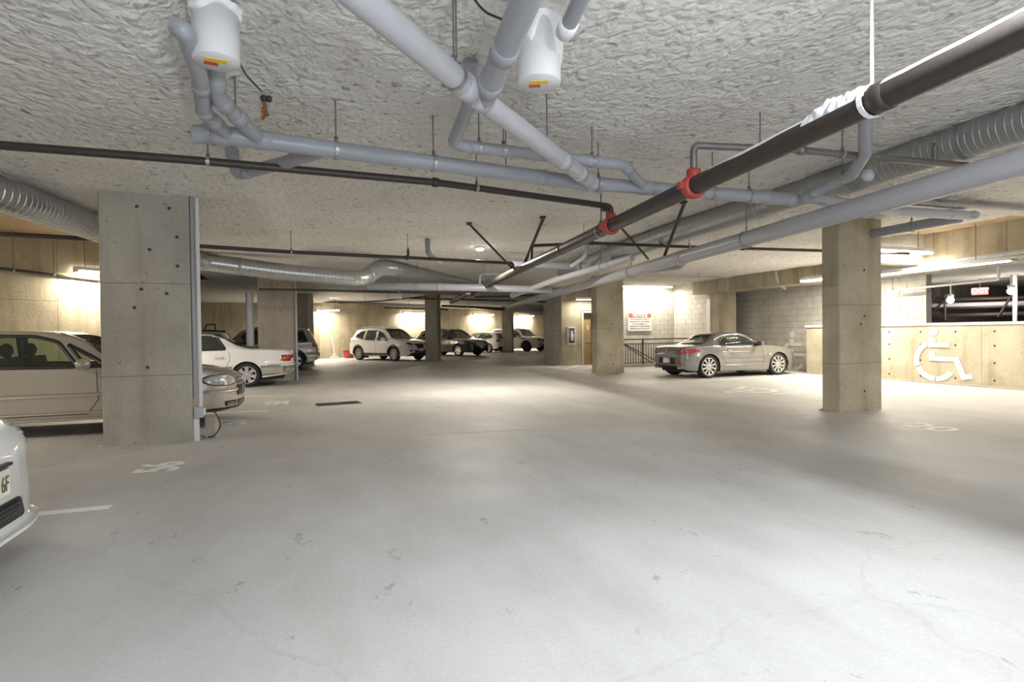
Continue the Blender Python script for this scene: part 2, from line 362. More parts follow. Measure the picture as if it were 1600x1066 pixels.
# lift lobby block with the door
LBY = 20.6
struct(MB().box((9.5,LBY,0),(10.36,22.4,3.15)).build('wall_lobby', 'warm_concrete'))
struct(MB().box((10.36,LBY,2.22),(10.9,22.4,3.15)).box((10.36,LBY+0.35,0),(10.9,22.4,2.22)).build('wall_lobby_return', 'column_concrete'))
wall_blocks('wall_lobby_side', (9.48, 22.4), (9.48, LBY+0.02), 0, 3.15, thick=0.03)
dr = struct(MB().box((10.47,LBY+0.2,0.01),(10.9,LBY+0.25,2.12)).build('door_1', 'door_tan'))
MB().box((10.38,LBY-0.02,0),(10.47,LBY+0.3,2.2)).box((10.47,LBY-0.02,2.12),(10.9,LBY+0.3,2.2)).build('door_frame', 'frame_cream', dr)
MB().box((10.62,LBY+0.185,0.92),(10.9,LBY+0.2,0.96)).build('push_bar', 'frame_cream', dr)
MB().box((10.74,LBY+0.19,1.42),(10.79,LBY+0.2,1.62)).build('notice_card', 'sign_white', dr)

# parapet and ramp space on the right
def wheelchair(name, parent=None):
    """access symbol in a unit 1 m high, drawn in the XY plane, facing +Z"""
    m = MB()
    def strip(pts, w):
        for a, b in zip(pts[:-1], pts[1:]):
            a, b = Vector(a), Vector(b); d = (b-a).normalized()*w/2; q = Vector((-d.y, d.x))
            m.prism([tuple(a-q), tuple(b-q), tuple(b+q), tuple(a+q)], 0, 0.004+0.0004*(len(m.f) % 29))
    m.lathe([(0,0.004),(0.085,0.004),(0.085,0)], (0.02,0.92,0), n=20, smooth=False)
    strip([(0.0,0.80),(0.0,0.66)], 0.13); strip([(-0.06,0.655),(0.31,0.655)], 0.085)
    strip([(0.0,0.54),(0.0,0.36)], 0.10); strip([(-0.05,0.395),(0.46,0.395)], 0.085); strip([(0.42,0.42),(0.56,0.06)], 0.10); strip([(0.52,0.06),(0.70,0.10)], 0.085)
    def arc(a0, a1):
        k = 14; c = (0.06, 0.36); P = [(math.radians(lin(a0,a1,i/k))) for i in range(k+1)]
        poly = [(c[0]+0.40*math.cos(t), c[1]+0.40*math.sin(t)) for t in P]; inn = [(c[0]+0.305*math.cos(t), c[1]+0.305*math.sin(t)) for t in P]
        for i in range(k): m.prism([poly[i], poly[i+1], inn[i+1], inn[i]][::1], 0, 0.004)
    arc(118, 198); arc(203, 268); arc(272, 322)
    return m
PARX = 14.2
hol = [(s_, z) for s_ in (1.3, 2.6, 3.4, 4.2, 5.0, 6.1, 7.6, 8.9) for z in (0.16, 0.55, 0.93, 1.25)]
wp = wall_panels('wall_parapet', (PARX, 13.1), (PARX, -3.5), 0, 1.40, 'warm_concrete', 2.4, (1.4,), thick=0.2, holes=hol, jit=0.002)
MB().box((PARX-0.03,-3.5,1.40),(PARX+0.23,13.12,1.46)).build('coping', 'white_paint', wp)
MB().box((PARX-0.12,-3.5,0),(PARX-0.005,11.2,0.035)).build('kerb', 'column_concrete', wp)
# symbol on the parapet facing the aisle (-X), reading direction along -Y
def wall_symbol(name, x, y, z, h, label):
    o = wheelchair(name).build(name, 'white_paint')
    o.matrix_world = Matrix.Translation((x, y, z)) @ Matrix(((0,0,-1),(-1,0,0),(0,1,0))).to_4x4() @ Matrix.Scale(h, 4)
    return tag(o, label, 'access symbol')
wall_symbol('wheelchair_symbol', PARX-0.010, 9.42, 0.10, 1.26, 'white painted wheelchair symbol on the low concrete parapet right of the near pillar')
wall_symbol('wheelchair_symbol', 15.0-0.012, 14.42, 0.02, 1.26, 'white painted wheelchair symbol on the block wall in front of the grey roadster')
# beams of the right side
struct(MB().box((13.6,9.2,2.70),(14.3,17.7,BARE)).build('trim_1', 'warm_concrete'))
struct(MB().box((13.15,-4,2.74),(13.6,9.2,BARE)).build('trim_2', 'wall_concrete'))
struct(MB().box((10.95,8.9,2.78),(13.6,9.2,BARE)).build('trim_3', 'block_concrete'))
struct(MB().box((14.3,-4,2.72),(26,17.2,3.0)).box((13.6,-4,2.76),(14.3,9.2,3.0)).build('ceiling_ramp', 'grey_soffit'))
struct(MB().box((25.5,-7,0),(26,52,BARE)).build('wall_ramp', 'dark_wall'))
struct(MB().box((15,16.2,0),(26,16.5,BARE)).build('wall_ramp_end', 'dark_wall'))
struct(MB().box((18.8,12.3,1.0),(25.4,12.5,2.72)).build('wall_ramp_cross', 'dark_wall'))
# pilaster and side leaf under the beam
def column(x0, x1, y0, y1, label, mat='column_concrete', h=None, holes=(), joints=(), rz=0.0, name='concrete_pillar'):
    cx, cy = (x0+x1)/2, (y0+y1)/2; h = h or ceil_z(cx, cy)+0.03; hx, hy = (x1-x0)/2, (y1-y0)/2; c = 0.015
    t = thing(name, (cx, cy, 0), label, 'pillar', rz=rz)
    poly = [(-hx+c,-hy),(hx-c,-hy),(hx,-hy+c),(hx,hy-c),(hx-c,hy),(-hx+c,hy),(-hx,hy-c),(-hx,-hy+c)]
    MB().prism(poly, 0, h).build('shaft', mat, t, Vector((0,0,0)))
    for z in joints: MB().box((-hx-0.001,-hy-0.001,z),(hx+0.001,hy+0.001,z+0.007)).build('pour_joint', 'seam_dark', t, Vector((0,0,0)))
    for (a, z) in holes: MB().lathe([(0,0.003),(0.018,0.003),(0.022,0)], (-hx+a*(2*hx),-hy,z), (0,-1,0), 10).build('tie_hole', 'hole_dark', t, Vector((0,0,0)))
    m = MB()                                   # rough grout ridge where the pillar meets the floor
    for k in range(26):
        a = random.random()*4; s_ = random.uniform(0.02,0.05); u = a % 1
        q = [(-hx+2*hx*u,-hy),(hx,-hy+2*hy*u),(-hx+2*hx*u,hy),(-hx,-hy+2*hy*u)][int(a)]
        m.ball((q[0],q[1],0.0), s_*1.6, s_*0.6 if int(a)%2==0 else s_*1.6, s_*0.7, 8, 4)
    m.build('grout_ridge', mat, t, Vector((0,0,0)))
    return t
COLA = column(-2.42,-1.44,8.2,8.62,'broad grey concrete pillar at the left with conduits down its edge, beside the beige hatchback',
   holes=[(.42,2.98),(.78,2.98),(.86,2.62),(.55,2.45),(.45,1.95),(.73,1.9),(.37,1.72),(.5,0.97),(.86,2.25)], joints=(0.86,2.02))
column(7.97,8.92,6.72,7.05,'two-tone concrete pillar at the right, near the low parapet with the wheelchair symbol', 'warm_concrete',
   holes=[(.58,2.3),(.58,1.55),(.58,0.32),(.5,1.42)], joints=(1.73,0.78))
column(8.65,9.65,16.1,16.45,'concrete pillar beside the brown stair railing and notice sign', 'warm_concrete', holes=[(.55,2.4),(.55,1.6),(.6,.3),(.5,.6)], joints=(1.45,))
COLB = column(-1.45,-0.42,18.1,18.5,'concrete pillar behind the boot of the white saloon', 'column_concrete', holes=[(.2,2.85),(.55,2.85),(.6,2.1)], joints=(2.2,))
column(-0.62,0.08,26.0,26.5,'slim concrete pillar beside the tail of the silver SUV', 'column_concrete', rz=-0.5)
column(5.55,6.2,28.0,28.6,'concrete pillar between the white crossover and the black SUV', 'column_concrete', rz=-0.5)
column(12.35,13.05,36.0,36.6,'farthest concrete pillar, in front of the two white cars at the back', 'column_concrete', rz=-0.5)
column(13.8,14.35,16.25,17.0,'beige concrete pilaster under the beam behind the grey roadster', 'warm_concrete', h=2.70)

# ------------------------------------------------------------------ foam ceiling and bare slab
struct(MB().box((-14,-7,BARE),(26,52,BARE+0.3)).build('ceiling_slab', 'bare_ceiling'))
def foam(name, x0, x1, y0, y1, dx, ysteps):
    nx = int((x1-x0)/dx)+1; X = [x0+(x1-x0)*i/nx for i in range(nx+1)]
    Y = [y0]
    while Y[-1] < y1: Y.append(min(y1, Y[-1]+ysteps(Y[-1])))
    vs = []; fs = []
    for y in Y:
        for x in X:
            e = min(1, min(x-x0, x1-x)/0.25)
            p = Vector((x*1.7, y*1.7, 0)); q = Vector((x*7+noise.noise(p*2)*0.9, y*7, 3.1))
            z = ceil_z(x, y) + noise.noise(p)*0.014 + noise.noise(q)*0.008 + noise.noise(q*2.3)*0.010 - abs(noise.noise(q*0.9))*0.016
            if e < 1: z += (1-e)**2*(BARE-z)*0.92
            vs.append((x, y, z))
    n = nx+1
    for j in range(len(Y)-1):
        for i in range(nx): fs.append((j*n+i, (j+1)*n+i, (j+1)*n+i+1, j*n+i+1))
    return MB().add(vs, fs, True).build(name, 'spray_foam')
ys_ = lambda y: 0.045 if y < 9 else (0.09 if y < 16 else 0.25)
FOAM = struct(foam('ceiling', -3.35, 10.95, -7, 9.2, 0.05, lambda y: 0.25 if y < 0 else 0.045))
struct(foam('ceiling_far', -3.2, 13.65, 9.2, 20.0, 0.08, lambda y: 0.09))
struct(foam('ceiling_deep', -6.0, 25.4, 20.0, 51.5, 0.35, lambda y: 0.3))

# ------------------------------------------------------------------ pipes
def fillet(pts, rad, k=6):
    pts = [Vector(p) for p in pts]; out = [pts[0]]
    for a, b, c in zip(pts[:-2], pts[1:-1], pts[2:]):
        d1, d2 = (a-b), (c-b); r = min(rad, d1.length*0.45, d2.length*0.45); p, q = b+d1.normalized()*r, b+d2.normalized()*r
        for i in range(k+1): t = i/k; out.append(p*(1-t)**2+b*2*t*(1-t)+q*t*t)
    return out+[pts[-1]]
def at_u(pts, u):
    best = None
    for a, b in zip(pts[:-1], pts[1:]):
        for i in range(81):
            p = a.lerp(b, i/80)
            if (p-C0).dot(F0) < 0.5: continue
            e = abs(proj(p)[0]-u)
            if best is None or e < best[0]: best = (e, p, (b-a).normalized())
    return best[1], best[2]
def ringmesh(m, p, d, r, w): m.lathe([(r*0.97,-w/2),(r,-w/2),(r,w/2),(r*0.97,w/2)], p, d, 16, False)
def pipe_run(name, label, pts, r, mat, cat='pipe', group=None, joints=(), hang=(), jm=None, rod='rod_steel', bend=None, cap=True, jw=0.10, jr=1.13, n=14, spiral=0, top=None, bands=(), rr=0.006, ridge=1.018):
    pts = [Vector(p) for p in pts]; t = thing(name, pts[0], label, cat, group)
    path = fillet(pts, bend if bend is not None else r*2.2) if len(pts) > 2 else pts
    MB().tube(path, r, n, cap).build('pipe' if not spiral else 'duct_tube', mat, t)
    for u in joints:
        p, d = at_u(path, u); m = MB(); m.lathe([(r*0.98,-jw/2),(r*jr,-jw/2+0.006),(r*jr,jw/2-0.006),(r*0.98,jw/2)], p, d, n, True); m.build('coupling', jm or mat, t)
    for u in bands:
        p, d = at_u(path, u); m = MB(); m.lathe([(r*0.98,-0.03),(r*1.06,-0.03),(r*1.06,0.03),(r*0.98,0.03)], p, d, n, True); m.build('joint_band', 'galvanised_dull', t)
    for u in hang:
        p, d = at_u(path, u); zc = (top or ceil_z(p.x, p.y))+0.02
        m = MB(); ringmesh(m, p, d, r*1.09+0.004, 0.03); hr = m.build('hanger_ring', 'galvanised_dull' if rod == 'rod_steel' else rod, t)
        m = MB(); m.tube([p+Vector((0,0,r*1.05)), Vector((p.x,p.y,zc))], rr, 8); m.lathe([(0,0),(rr*2.6,0),(rr*2.6,0.02),(0,0.02)], p+Vector((0,0,r*1.3)), (0,0,1), 8); m.build('hanger_rod', rod, t)
    if spiral:                               # raised lock seam winding round the duct
        m = MB()
        for a, b in zip(path[:-1], path[1:]):
            L_ = (b-a).length; d = (b-a).normalized(); s_ = spiral*0.5
            while s_ < L_:
                ringp = a+d*s_; m.lathe([(r*0.99,-0.014),(r*ridge,-0.006),(r*ridge,0.006),(r*0.99,0.014)], ringp, d, n, False); s_ += spiral
        tag(m.build('lock_seam', mat, t), kind='stuff')
    return t
def uvz(*a): return [pz(u, v, z) for u, v, z in a]
def vdown(p, z): return Vector((p.x, p.y, z))

# sprinkler main (large black pipe running away down the aisle)
ma, mb_ = Vector((2.98,1.59,2.66)), Vector((5.56,22.98,2.66)); md = (mb_-ma).normalized()
def main_u(u): return at_u([ma-md*4, mb_], u)[0]
MAIN = pipe_run('sprinkler_main', 'thick black sprinkler main crossing the picture from the top right corner into the distance', [ma-md*4.5, mb_], 0.082, 'iron_black', joints=(1385,878), jm='iron_black', jr=1.06, hang=(935,), rr=0.009, n=20)
# white hanger and the white foam overspray along the top of the main
p, d = at_u([ma-md*4, mb_], 1384); m = MB(); ringmesh(m, p, d, 0.095, 0.035); m.tube([p+Vector((0,0,0.09)), p+Vector((0,0,0.75))], 0.010, 10); m.build('white_hanger', 'overspray', MAIN)
m = MB(); vs = []; fs = []; s_ = md.cross(Vector((0,0,1))).normalized(); NA, NB = 60, 10     # ridge of sprayed foam along the top of the main
for i in range(NA+1):
    t_ = i/NA; q = p-d*0.02+d*(t_*0.50)
    for k in range(NB+1):
        an = lin(-0.8,1.35,k/NB); e = Vector((0,0,1))*math.cos(an)-s_*math.sin(an); w_ = math.sin(t_*PI)**0.6*math.sin(k/NB*PI)
        vs.append(q+e*(0.0815+w_*(0.012+0.05*abs(noise.noise(q*11+e*2))+0.04*abs(noise.noise(q*26+e*5)))))
for i in range(NA):
    for k in range(NB): a_ = i*(NB+1)+k; fs.append((a_,a_+NB+1,a_+NB+2,a_+1))
m.add(vs, fs, True)
m.build('foam_overspray', 'overspray', MAIN)
a0 = ma-md*4.5; L_ = (at_u([ma-md*4, mb_],1110)[0]-a0).length; m = MB(); vs = []; fs = []
s_ = md.cross(Vector((0,0,1))).normalized()
for i in range(60):
    q = a0+md*(L_*i/59); wv = 0.75+0.25*noise.noise(q*3)
    for k in range(7):
        an = lin(-.5, 1.42*wv, k/6); vs.append(q+(Vector((0,0,1))*math.cos(an)-s_*math.sin(an))*0.0838)
for i in range(59):
    for k in range(6): fs.append((i*7+k,(i+1)*7+k,(i+1)*7+k+1,i*7+k+1))
m.add(vs, fs, True).build('white_film', 'overspray', MAIN)  # thin white strip along the upper side of the main, with an uneven edge
# red grooved tees with their risers
def red_tee(u, zt):
    p = main_u(u); m = MB()
    m.lathe([(0.08,-0.05),(0.108,-0.045),(0.115,0),(0.108,0.045),(0.08,0.05)], p, md, 16); s2 = md.cross(Vector((0,0,1)))
    for sg in (-1,1): m.box((-0.03,-0.025,-0.03),(0.03,0.025,0.03), Matrix.Translation(p+s2*0.125*sg))
    m.lathe([(0.05,0.07),(0.062,0.09),(0.062,0.15),(0.045,0.16)], p, (0,0,1), 14); m.build('grooved_tee', 'coupling_red', MAIN); return p
# branch lines
def branch(label, pts, r, mat='iron_black', joints=(), hang=(), tees=(), **k):
    t = pipe_run('sprinkler_branch', label, pts, r, mat, group='sprinkler branch lines', joints=joints, hang=hang, jw=0.07, jr=1.35, **k)
    P = [Vector(p) for p in pts]
    for u in tees:
        p, d = at_u(P, u); m = MB(); m.tube([p, p+Vector((0,0,0.16))], r*0.8, 10); m.lathe([(0,0),(0.014,0.0),(0.014,0.03),(0.035,0.035),(0,0.04)], p+Vector((0,0,0.16)), (0,0,1), 10); m.build('sprinkler_head', mat, t)
    return t
p1 = red_tee(962, 2.9); e1 = Vector((p1.x,p1.y,2.9))
branch('long black sprinkler branch from the left edge to the first red tee on the main', [p1+Vector((0,0,.1)), e1]+uvz((680,285,2.9),(320,252,2.9),(0,227,2.9),(-300,204,2.9)), 0.036, joints=(680,), hang=(325,746), bend=0.06)
p2 = red_tee(1074, 3.03); e2 = Vector((p2.x,p2.y,3.03))
branch('grey-black sprinkler branch rising from the nearer red tee and running right past the duct', [p2+Vector((0,0,.1)), e2, pz(1240,234,3.0), pz(1500,258,2.96), pz(1680,273,2.95)], 0.032, 'iron_grey', joints=(1252,), hang=(1188,1317), tees=(1460,), bend=0.06)
p3 = main_u(830); e3 = Vector((p3.x,p3.y,3.0))
branch('thin black sprinkler branch running right under the big duct toward the right pillar', [p3+Vector((0,0,.08)), e3, pz(925,380,2.97), pz(1080,386,2.95), pz(1290,392,2.95), pz(1420,396,2.95)], 0.03, joints=(925,1160), hang=(912,1077), bend=0.06)
p4 = main_u(802); e4 = Vector((p4.x,p4.y,2.86))
branch('black sprinkler branch in front of the left spiral duct, ending at the main', [p4+Vector((0,0,.08)), e4]+uvz((640,403,2.86),(455,394,2.86),(315,385,2.86),(100,371,2.86),(-260,352,2.9)), 0.034, joints=(636,), hang=(455,637), tees=(637,), bend=0.06)
branch('far sprinkler branch crossing before the back pillars', uvz((404,452,2.55),(560,455,2.55),(742,459,2.55)), 0.03, hang=(623,))
branch('dark sprinkler branch beyond the pillar with the conduit', uvz((463,453,2.7),(540,455,2.7),(740,461,2.72)), 0.03)
branch('distant dark pipe above the white crossover', [pd(530,474,27), pd(600,470,25), pd(668,463,24)], 0.03, hang=(570,640))
branch('distant sprinkler branch right of the main', [pd(742,464,21), pd(850,461.5,20)], 0.03, hang=(800,))
for k, (a, b, w) in enumerate([((690,478),(905,487),27), ((745,481),(905,494),29), ((600,481),(700,484),30), ((640,466),(860,472),24)]):
    branch(['dark pipe crossing above the black SUV','lower dark pipe above the farthest pillar','thin dark pipe above the white crossover','dark pipe at the far end of the main'][k], [pd(*a, w), pd(*b, w)], 0.05 if k < 2 else 0.035, hang=(a[0]+40,b[0]-60))
# braces
def brace(label, a, b, zt=0):
    m = MB(); d = (b-a).normalized(); s2 = d.orthogonal().normalized(); w = d.cross(s2)
    T = Matrix.Translation(a) @ Matrix(((s2.x,w.x,d.x),(s2.y,w.y,d.y),(s2.z,w.z,d.z))).to_4x4(); L2 = (b-a).length
    t = thing('seismic_brace', a, label, 'brace', 'sway braces of the pipes')
    MB().box((-0.022,-0.003,0),(0.022,0.003,L2), T).box((0.016,-0.003,0),(0.022,0.04,L2), T).build('angle_bar', 'iron_black', t)
    MB().box((-0.04,-0.04,-0.02),(0.04,0.04,0.03), Matrix.Translation(a)).build('foot_bracket', 'iron_black', t)
def cz(u, v):
    q = pz(u, v, 3.3)
    for _ in range(4): q = pz(u, v, ceil_z(q.x, q.y)-0.02)
    return q
brace('diagonal black brace left of the ceiling lamp, reaching down to the main', cz(733,350), main_u(800)+Vector((0,0,.08)))
brace('black brace from the ceiling to the main beside the thin branch riser', cz(848,340), main_u(816)+Vector((0,0,.08)))
WA, WB = pz(1600,252,2.68), pz(793,479,2.5); wd = (WB-WA).normalized()
def wh_u(u): return at_u([WA-wd*4, WB], u)[0]
brace('black brace leaning right onto the thick white drain', cz(944,328), wh_u(1015)+Vector((0,0,.12)))
brace('steep black brace standing on the thick white drain under the duct', cz(1068,316), wh_u(1032)+Vector((0,0,.12)))
# thick white drain
WHT = pipe_run('drain_pipe', 'thick white drain pipe sloping from the right edge past the pillars into the distance', [WA-wd*4, WB, WB+Vector((3.2,1.2,-0.02))], 0.115, 'pvc_white', joints=(1060,846), hang=(1167,982), n=20, jr=1.1, jw=0.2, bend=0.2, top=None)
# spiral duct on the right
pipe_run('spiral_duct', 'big galvanised spiral duct tucked into the foam along the right side', [px(1900,103,5.95)] + uvz((1600,190,3.2),(1240,305,3.2),(1060,361,3.16),(880,425,3.05)), 0.19, 'galvanised_dull', 'duct', spiral=0.075, bands=(1190,985), n=24)
# left spiral duct
pipe_run('spiral_duct', 'galvanised spiral duct from the left edge passing behind the broad pillar, with an offset elbow', [pz(-330,210,2.95), pz(0,302,2.93), pz(155,358,2.93), pd(310,408,12.0), pd(440,425,12.8), pd(568,437,13.6), pd(592,418,14.4), pd(640,424,16.5), pd(720,438,20.5), pd(800,450,25)], 0.19, 'galvanised', 'duct', spiral=0.085, bands=(375,575,612), n=24, bend=0.28, ridge=1.035)
# grey drain lines
pipe_run('drain_pipe', 'long grey drain crossing the ceiling from the left fittings to the spiral duct', uvz((305,210,2.92),(350,211,2.92),(900,285,2.9),(1240,312,2.86)), 0.071, 'pvc_grey', joints=(345,415,845,910,1010,1105,1195,1235), hang=(331,525,680,937,1115,1170), jw=0.12, jr=1.08, n=18)
pipe_run('drain_pipe', 'grey drain branch behind the long drain, dropping into it before the main', [pz(735,95,3.3), pz(733,165,3.08), pz(708,222,3.02), pz(722,228,3.0), pz(975,258,3.0), pz(1003,290,2.9)], 0.052, 'pvc_grey', joints=(728,744,790,850,925,980), hang=(748,788,925), jw=0.10, jr=1.08, bend=0.07)
pipe_run('drain_pipe', 'white drain running diagonally from the top of the picture into the long grey drain', [pz(480,-75,2.84), pz(570,2,2.84), pz(745,150,2.86), pz(935,293,2.9)], 0.074, 'pvc_white', joints=(730,752,880,905,925), hang=(710,), jw=0.14, jr=1.07, n=18, bend=0.01)
pipe_run('drain_pipe', 'short grey drain branch dropping from the top edge into the diagonal white drain', [pz(850,-70,2.92), pz(822,0,2.90), pz(757,152,2.86)], 0.072, 'pvc_grey', joints=(788,765), jw=0.12, jr=1.08, n=18, bend=0.01)
pipe_run('drain_pipe', 'grey drain elbow beside the left white drum', [pz(275,42,3.05), pz(288,48,3.02), pz(312,118,2.98), pz(318,175,2.94), pz(352,207,2.92)], 0.05, 'pvc_grey', joints=(314,320,335), jw=0.09, jr=1.1, bend=0.08)
pipe_run('drain_pipe', 'grey drain wye under the left white drum', [pz(338,95,3.12), pz(338,150,2.98), pz(400,212,2.92)], 0.056, 'pvc_grey', joints=(338,350,372), jw=0.1, jr=1.1, bend=0.09)
pipe_run('drain_pipe', 'low grey drain stub behind the black branch under the long drain', [pz(362,236,3.05), pz(372,272,2.95), pz(440,256,2.95), pz(515,232,2.93)], 0.06, 'pvc_grey', joints=(385,), jw=0.1, jr=1.1, bend=0.06)
pipe_run('drain_pipe', 'grey drain stub with white round cleanout cap left of the right pillar', [pz(1352,172,3.13), pz(1352,240,2.98), pz(1330,275,2.92), pz(1258,308,2.86)], 0.055, 'pvc_grey', hang=(1317,), joints=(1275,), jw=0.12, jr=1.12, bend=0.06)
c_ = pz(1356,274,2.93); d_ = (C0-c_).normalized(); m = MB(); m.lathe([(0,0.05),(0.055,0.05),(0.06,0.03),(0.06,-0.12),(0,-0.12)], c_, (d_.x,d_.y,-0.15), 18)
tag(m.build('cleanout_cap', 'pvc_white'), 'white round cleanout cap on the grey stub above the thick white drain', 'pipe cap')
pipe_run('drain_pipe', 'white drain above the right pillar ending in a round cleanout cap', [pz(1258,308,2.86), pz(1400,330,2.88), pz(1515,337,2.9)], 0.062, 'pvc_white', joints=(1485,), jw=0.06, bend=0.01)
c_ = pz(1522,336,2.9); m = MB(); m.lathe([(0,0.05),(0.05,0.05),(0.058,0.03),(0.058,-0.08),(0,-0.08)], c_, (-0.62,-0.77,-0.15), 18)
tag(m.build('cleanout_cap', 'pvc_white'), 'white round cleanout cap right of the right pillar', 'pipe cap')
pipe_run('spiral_duct', 'slim galvanised duct at the right edge above the long fluorescent tube', uvz((1395,314,3.05),(1600,330,3.05),(1900,350,3.05)), 0.075, 'galvanised', 'duct', spiral=0.06)
pipe_run('drain_pipe', 'grey drain pipe behind the right pillar under the bare ceiling', uvz((1350,368,2.9),(1500,340,2.9)), 0.075, 'pvc_grey', hang=(1424,))
# pipe pieces around the far middle
pipe_run('drain_pipe', 'pale grey drain crossing the far middle below the ducts', [pd(575,447,15.5), pd(700,449,15.5), pd(862,453,15.5)], 0.10, 'pvc_grey', joints=(686,), hang=(652,758))
pipe_run('drain_pipe', 'pale drain running up to the right below the far duct', [pd(800,462,16.5), pd(870,437,14.5), pd(905,427,13.5), pd(988,402,11.8)], 0.075, 'pvc_white', joints=(870,950), hang=(940,))
pipe_run('drain_pipe', 'grey drain joining the pale one near the duct end', [pd(800,412,14), pd(915,417,14), pd(960,405,12.5)], 0.09, 'pvc_grey', joints=(905,))
pipe_run('drain_pipe', 'white drop pipe curving from the ceiling behind the main', [pd(917,375,13), pd(917,400,13), pd(893,416,13.5)], 0.05, 'pvc_white', bend=0.3)
pipe_run('drain_pipe', 'grey drop pipe with an oval flange near the left of the ceiling lamp', [cz(668,375), pd(669,398,11.5), pd(688,408,11.8)], 0.06, 'galvanised_dull', bend=0.3)
pipe_run('conduit', 'thin pale conduit left of the main at the far end', [pd(625,457,17), pd(735,459,17)], 0.03, 'pvc_white', hang=(653,))
pipe_run('conduit', 'thin pale vent frame standing on the far part of the main', [pd(750,455,16), pd(750,429,16), pd(792,428,16)], 0.03, 'pvc_white', bend=0.1)
pipe_run('drain_pipe', 'grey drain under the thick white drain near the notice wall', [pd(995,425,13.5), pd(1062,417,12.2), pd(1075,402,12)], 0.06, 'pvc_grey', bend=0.05)
pipe_run('drain_pipe', 'far pale pipe under the white drain end', [pd(790,483,27), pd(866,491,25.5)], 0.10, 'pvc_white', hang=(830,))
MB_ = MB().box((-0.22,-0.1,-0.14),(0.22,0.1,0.14), Matrix.Translation(pd(617,461,19)))
tag(MB_.build('junction_box', 'enamel_white'), 'white junction box hanging under the far pipes', 'junction box')
wl_n = Vector((3.85,-3.95,0)).normalized()
def on_left_wall(u, v, off=0.06):
    d = ray(u, v); k = (Vector((-7.9,11.35,0))-C0+wl_n*off).dot(wl_n)/d.dot(wl_n); return C0+d*k
pipe_run('conduit', 'thin dark pipe along the angled wall left of the broad pillar', [on_left_wall(-60,413), on_left_wall(160,438)], 0.028, 'iron_black', hang=(20,84), top=BARE)
# silver conduits on the right wall
pipe_run('conduit', 'white curved drop pipe on the beam behind the grey roadster', [px(1212,412,13.52), px(1214,440,13.5), px(1226,451,14.2)], 0.05, 'pvc_white', bend=0.25)
pipe_run('conduit', 'thin pale drop conduit by the pilaster', [px(1137,420,13.55), px(1137,455,13.5)], 0.03, 'pvc_white')
pipe_run('conduit', 'thin sprinkler line along the wall above the notice sign', [pz(1010,431,3.0), pz(1128,433,3.05)], 0.025, 'galvanised_dull', hang=(1092,))
tag(MB().box((14.30,17.35,0.4),(14.40,17.8,2.55)).build('wall_chase', 'enamel_white'), 'white boxed-in chase on the block wall left of the pilaster', 'duct chase')
# pipes at the long tube and in the dark ramp space
pipe_run('drain_pipe', 'white pipe along the beam above the long fluorescent tube', [px(1330,432,13.05), px(1600,392,13.05), px(1900,347,13.05)], 0.05, 'pvc_white', hang=(1460,1571), top=3.44)
pipe_run('conduit', 'thin white rod below the long fluorescent tube', [px(1388,455,14.6), px(1560,437,14.6), vdown(px(1560,437,14.6),2.73)], 0.03, 'pvc_white', bend=0.02, hang=(1395,), top=2.72)
for k, (v, r, mt) in enumerate([(468,0.05,'iron_black'),(477,0.07,'pvc_white'),(481,0.05,'iron_black'),(493,0.06,'iron_black')]):
    pipe_run('ramp_pipe', ['upper dark pipe','pale pipe','middle dark pipe','lowest dark pipe'][k]+' in the dark ramp space beyond the parapet', [px(1420,v+2,18.5), px(1700,v-6,18.5)], r, mt)
for k, (a, b) in enumerate([((1455,490),(1490,455)), ((1477,460),(1477,500)), ((1560,495),(1590,447)), ((1452,478),(1464,456))]):
    q0, q1 = px(*a, 18.44), px(*b, 18.44); tag(MB().tube([q0, q1], 0.035, 8).build('ramp_strut', 'iron_black'), ['slanting dark strut left of the bare bulb','upright dark strut beside the bare bulb','slanting dark strut below the exit sign side lamp','short dark strut at the end of the grey block wall'][k]+' beyond the parapet', 'strut')
q0 = px(1586,470,17.8); tag(MB().tube([vdown(q0,0),vdown(q0,2.72)], 0.05, 10).build('ramp_post', 'enamel_white'), 'white post beyond the parapet at the right edge', 'post')

# loose ceiling rods with no pipe in reach
for k, (u, v0, v1) in enumerate([(790,205,262),(854,150,232),(367,122,205),(712,0,108)]):
    a = cz(u, v0); b = vdown(a, pz(u, v1, 3.0).z)
    tag(MB().tube([a+Vector((0,0,.05)), Vector((a.x,a.y,a.z-0.34))], 0.006, 8).build('threaded_rod', 'rod_steel'), ['thin threaded rod behind the grey drain branch','thin threaded rod under the right white drum','thin threaded rod beside the left white drum','thin threaded rod above the diagonal white drain'][k], 'rod')

